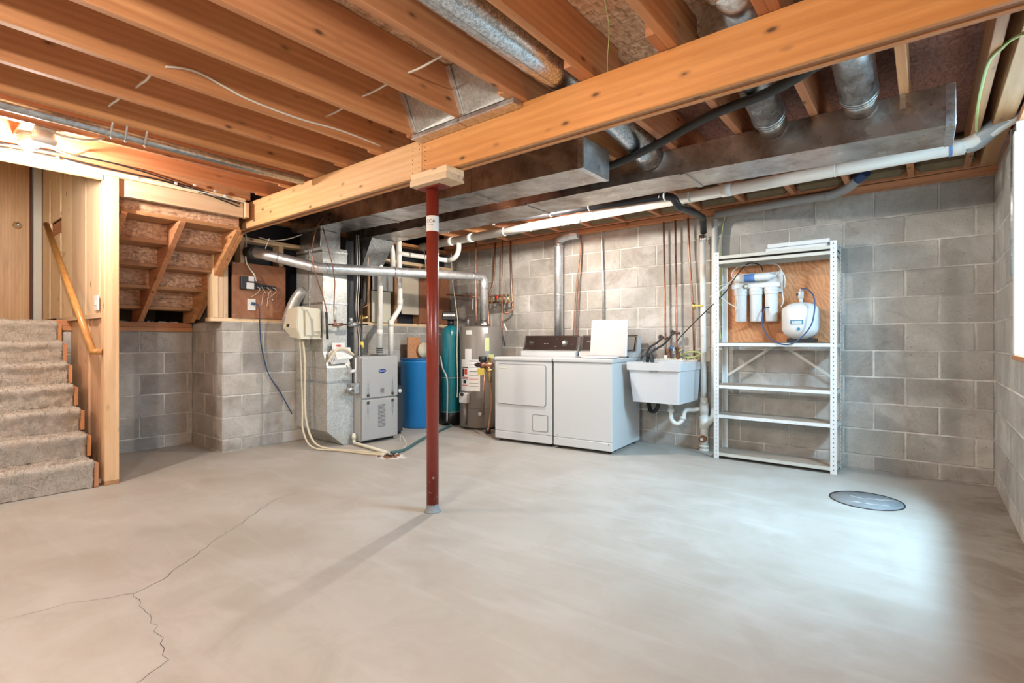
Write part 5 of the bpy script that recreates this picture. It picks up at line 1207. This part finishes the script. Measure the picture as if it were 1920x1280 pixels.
# ============================================================ SHELF UNIT
X0, X1, Y0, Y1 = -1.515, -.553, 4.852, 5.13
t = thing('metal_shelf', 'grey slotted metal shelf unit standing against the block wall', 'shelf', ((X0+X1)/2, 5.0, 0))
for x, sx in ((X0, 1), (X1, -1)):
    for y, sy in ((Y0, 1), (Y1, -1)):
        b = MB(); w_ = .045
        b.box(min(x, x+sx*w_), max(x, x+sx*w_), min(y, y+sy*.0025), max(y, y+sy*.0025), .002, 1.885)
        b.box(min(x, x+sx*.0025), max(x, x+sx*.0025), min(y, y+sy*.036), max(y, y+sy*.036), .002, 1.885)
        p = obj('post', b, 'shelf_rim', t)
        b = MB(); zz = .035
        while zz < 1.87:
            if sy > 0: b.box(x+sx*.022-.0035, x+sx*.022+.0035, y-.0008, y+.0002, zz-.004, zz+.004)
            b.box(x-sx*.0008 if sx > 0 else x-.0002, x+.0002 if sx > 0 else x+.0008, y+sy*.018-.0035, y+sy*.018+.0035, zz-.004, zz+.004)
            zz += .0365
        h = obj('post_holes', b, 'hole_black', p); h['kind'] = 'stuff'
for i, z in enumerate((.055, .402, .672, 1.055, 1.805, 1.850)):
    dz = .030
    b = MB(); b.box(X0+.004, X1-.004, Y0+.004, Y1-.004, z-.003, z)
    for y0, y1 in ((Y0+.003, Y0+.006), (Y1-.006, Y1-.003)): b.box(X0+.004, X1-.004, y0, y1, z-dz, z)
    for x0, x1 in ((X0+.003, X0+.006), (X1-.006, X1-.003)): b.box(x0, x1, Y0+.004, Y1-.004, z-dz, z)
    b.box(X0+.004, X1-.004, Y0+.003, Y0+.016, z-dz, z-dz+.0025)
    o = obj('shelf_pan', b, 'shelf_rim' if i not in (0, 4, 5) else 'shelf_grey', t)
    if i < 4:
        b = MB(); b.box(X0+.012, X1-.012, Y0+.012, Y1-.012, z+.0004, z+.004)
        obj('shelf_liner', b, 'shelf_board', o, label='dusty brown liner on the shelf')
    if i in (1, 2, 3):
        b = MB()
        for k in range(14): b.box(X0+.09+.058*k, X0+.093+.058*k, Y0+.0022, Y0+.003, z-.017, z-.014)
        h = obj('rim_holes', b, 'hole_black', o); h['kind'] = 'stuff'
b = MB(); b.obox((X0+.03, Y1+.002, .74), (-1.07, Y1+.002, 1.03), .002, .022); obj('brace', b, 'shelf_grey', t)
b = MB(); b.obox((X1-.03, Y1+.002, .74), (-.99, Y1+.002, 1.03), .002, .022); obj('brace', b, 'shelf_grey', t)
t = thing('white_sheets', 'two thin white sheets lying stacked on top of the metal shelf', 'panel', (-.84, 4.98, 1.852))
bx('sheet', t, -1.085, -.62, 4.89, 5.10, 1.852, 1.878, 'white_plastic', .003)
bx('sheet', t, -1.07, -.605, 4.885, 5.10, 1.880, 1.915, 'white_plastic', .003)
b = MB(); b.box(-1.485, -.625, 5.158, 5.176, 1.062, 1.80, .001); pl = one('filter_backboard', b, 'plywood', 'orange plywood panel fixed to the wall behind the water filters', 'board', (-1.055, 5.17, 1.062))
# ---- reverse osmosis filters
t = thing('water_filter', 'white reverse osmosis filter set with three canisters on the plywood', 'filter', (-1.19, 5.09, 1.25))
FY = 5.065
b = MB(); b.box(-1.405, -1.0, FY+.03, 5.155, 1.515, 1.70, .004); b.box(-1.405, -1.0, FY-.045, FY+.03, 1.555, 1.598, .006); obj('bracket', b, 'white_plastic', t)
for x in (-1.335, -1.205, -1.075):
    b = MB(); b.lathe([(0, 1.25), (.043, 1.25), (.048, 1.258), (.052, 1.49), (.053, 1.50), (0, 1.50)], (x, FY, 0), 28); cn = obj('canister', b, 'white_plastic', t)
    b = MB(); b.lathe([(0, 1.495), (.056, 1.495), (.058, 1.502), (.056, 1.509), (.058, 1.516), (.056, 1.523), (.060, 1.53), (.060, 1.565), (0, 1.57)], (x, FY, 0), 28); obj('canister_cap', b, 'white_plastic', cn)
b = MB(); b.lathe([(0, 0), (.018, 0), (.034, .012), (.035, .30), (.030, .315), (.014, .33), (.010, .36), (0, .36)], (-1.395, FY-.005, 1.655), 24, 'x'); mb_ = obj('membrane_housing', b, 'white_plastic', t)
b = MB(); b.cyl((-1.30, FY-.005, 1.655), (-1.21, FY-.005, 1.655), .0358, 24, caps=False); obj('blue_label', b, 'label_blue', mb_)
for xx in (-1.17, -1.14):
    b = MB(); b.cyl((xx-.006, FY-.005, 1.655), (xx+.006, FY-.005, 1.655), .037, 24, caps=False); obj('clip', b, 'shelf_rim', mb_)
b = MB(); b.lathe([(0, 0), (.020, 0), (.020, .012), (0, .012)], (-1.28, FY-.060, 1.575), 20, 'y'); gg = obj('gauge', b, 'brass', t)
b = MB(); b.lathe([(0, 0), (.014, 0), (.014, .002), (0, .002)], (-1.28, FY-.0622, 1.575), 18, 'y'); obj('gauge_face', b, 'paper', gg)
for pts in ([(-1.40, FY, 1.66), (-1.415, FY-.01, 1.70), (-1.36, FY-.02, 1.76), (-1.24, FY-.02, 1.775)], [(-1.10, FY, 1.77), (-1.02, FY-.02, 1.75), (-.985, FY-.02, 1.66), (-.99, FY-.01, 1.55), (-.98, FY, 1.43), (-1.0, FY, 1.38)],
            [(-1.04, FY, 1.67), (-1.0, FY-.01, 1.70), (-.965, FY-.02, 1.64), (-.97, FY, 1.55)], [(-1.40, FY, 1.66), (-1.45, FY, 1.62), (-1.50, 4.95, 1.58), (-1.60, 5.0, 1.49)]):
    b = MB(); b.tube(pts, .0045, 7); obj('tube', b, 'white_plastic', t)
b = MB(); b.tube([(-1.134, 5.000, 1.701), (-1.163, 5.050, 1.757), (-1.234, 5.080, 1.791), (-1.293, 5.060, 1.775), (-1.361, 5.000, 1.671), (-1.426, 4.930, 1.537), (-1.498, 4.900, 1.450), (-1.748, 4.980, 1.245), (-1.943, 5.050, 1.069)], .005, 7); obj('black_tube', b, 'hose_black', t, label='black tube slanting down to the sink faucet')
b = MB(); b.tube([(-1.408, 5.000, 1.615), (-1.489, 4.950, 1.542), (-1.483, 4.930, 1.491), (-1.422, 4.980, 1.426), (-1.348, 5.020, 1.376)], .0045, 7); obj('tube', b, 'pvc', t)
TX, TY = -.832, 5.0
t = thing('storage_tank', 'squat white water tank with a blue tube on the upper shelf', 'tank', (TX, TY, 1.06))
b = MB(); b.lathe([(0, 1.092), (.075, 1.095), (.125, 1.135), (.142, 1.165), (.146, 1.19), (.146, 1.335), (.136, 1.362), (.09, 1.392), (.04, 1.405), (0, 1.407)], (TX, TY, 0), 40); tk = obj('shell', b, 'white_plastic', t)
b = MB(); b.box(TX-.10, TX+.12, TY-.05, TY+.06, 1.060, 1.098, .006); obj('stand', b, 'black_plastic', t)
b = MB(); b.cyl((TX, TY, 1.40), (TX, TY, 1.46), .014, 14); b.cyl((TX, TY, 1.44), (TX, TY, 1.50), .022, 14); b.cyl((TX, TY, 1.50), (TX, TY, 1.52), .012, 12); obj('valve', b, 'white_plastic', t)
b = MB(); b.obox((TX-.03, TY-.01, 1.475), (TX-.015, TY, 1.475), .02, .02); obj('valve_lever', b, 'black_plastic', t)
al = math.radians(-93); R_ = .1465
def tp(a, z, off=.001): return (TX+(R_+off)*math.cos(a), TY+(R_+off)*math.sin(a), z)
for z0, z1, da, m, off in ((1.215, 1.252, .34, 'ink_teal', .0008), (1.222, 1.243, .26, 'white_plastic', .0016)):
    b = MB(); V4 = []
    for i in range(9):
        a = al-da+2*da*i/8; V4.append([b.bm.verts.new(tp(a, z, o_)) for z, o_ in ((z0, off), (z1, off), (z1, 0), (z0, 0))])
    for A, B in zip(V4, V4[1:]):
        for k in range(4): b.bm.faces.new((A[k], A[(k+1) % 4], B[(k+1) % 4], B[k]))
    b.bm.faces.new(V4[0]); b.bm.faces.new(V4[-1]); obj('label', b, m, tk)
text('H2O TANK', .012, tp(al, 1.2325, .002), facing(-93), 'ink_teal', tk, 'lettering', .0003, bend=R_)
b = MB(); b.cyl(tp(al+.1, 1.175, 0), tp(al+.1, 1.175, .003), .013, 18); obj('round_label', b, 'ink_teal', tk)
b = MB(); b.tube([(TX, TY, 1.52), (TX+.05, TY-.06, 1.515), (TX+.115, TY-.15, 1.45), (TX+.13, TY-.19, 1.33), (TX+.10, TY-.20, 1.19), (TX+.0, TY-.19, 1.075), (TX-.10, TY-.17, 1.045), (TX-.22, TY-.13, 1.10), (TX-.29, TY-.06, 1.21), (TX-.295, TY-.02, 1.32), (TX-.28, TY+.01, 1.37), (TX-.25, TY+.02, 1.375)], .0055, 8, 8); one('blue_tube', b, 'cable_blue', 'blue tube looping from the white tank down over the shelf edge', 'tube', (TX-.1, TY-.17, 1.045))

# ============================================================ SUMP, CONDUIT
t = thing('sump_cover', 'round grey cover sunk in the floor near the right wall', 'cover', (-.31, 4.2, 0))
b = MB(); b.lathe([(0, .0008), (.205, .0008), (.205, .0022), (0, .003)], (-.31, 4.2, 0), 48); obj('lid', b, 'sump_lid', t)
b = MB(); b.lathe([(.206, .0006), (.214, .0006), (.213, .005), (.207, .005)], (-.31, 4.2, 0), 48); b.bm.faces.ensure_lookup_table()
bmesh.ops.delete(b.bm, geom=[f for f in b.bm.faces if len(f.verts) > 4], context='FACES_ONLY')
o = obj('rim', b, 'iron', t)
b = MB()
for i in range(6):
    a = random.uniform(-.5, .3); x, y = -.31+random.uniform(-.10, .08), 4.2+random.uniform(-.1, .1)
    b.obox((x, y, .0036), (x+.11*math.cos(a), y+.11*math.sin(a), .0036), .006, .0012)
obj('scuffs', b, 'patch_white', t)
b = MB(); b.elbowpipe([(.392, 4.10, 2.29), (.392, 4.10, 1.45)], .010, 10); one('conduit', b, 'galvanized', 'thin grey conduit running down the right wall beside the window', 'pipe', (.392, 4.10, 1.45))
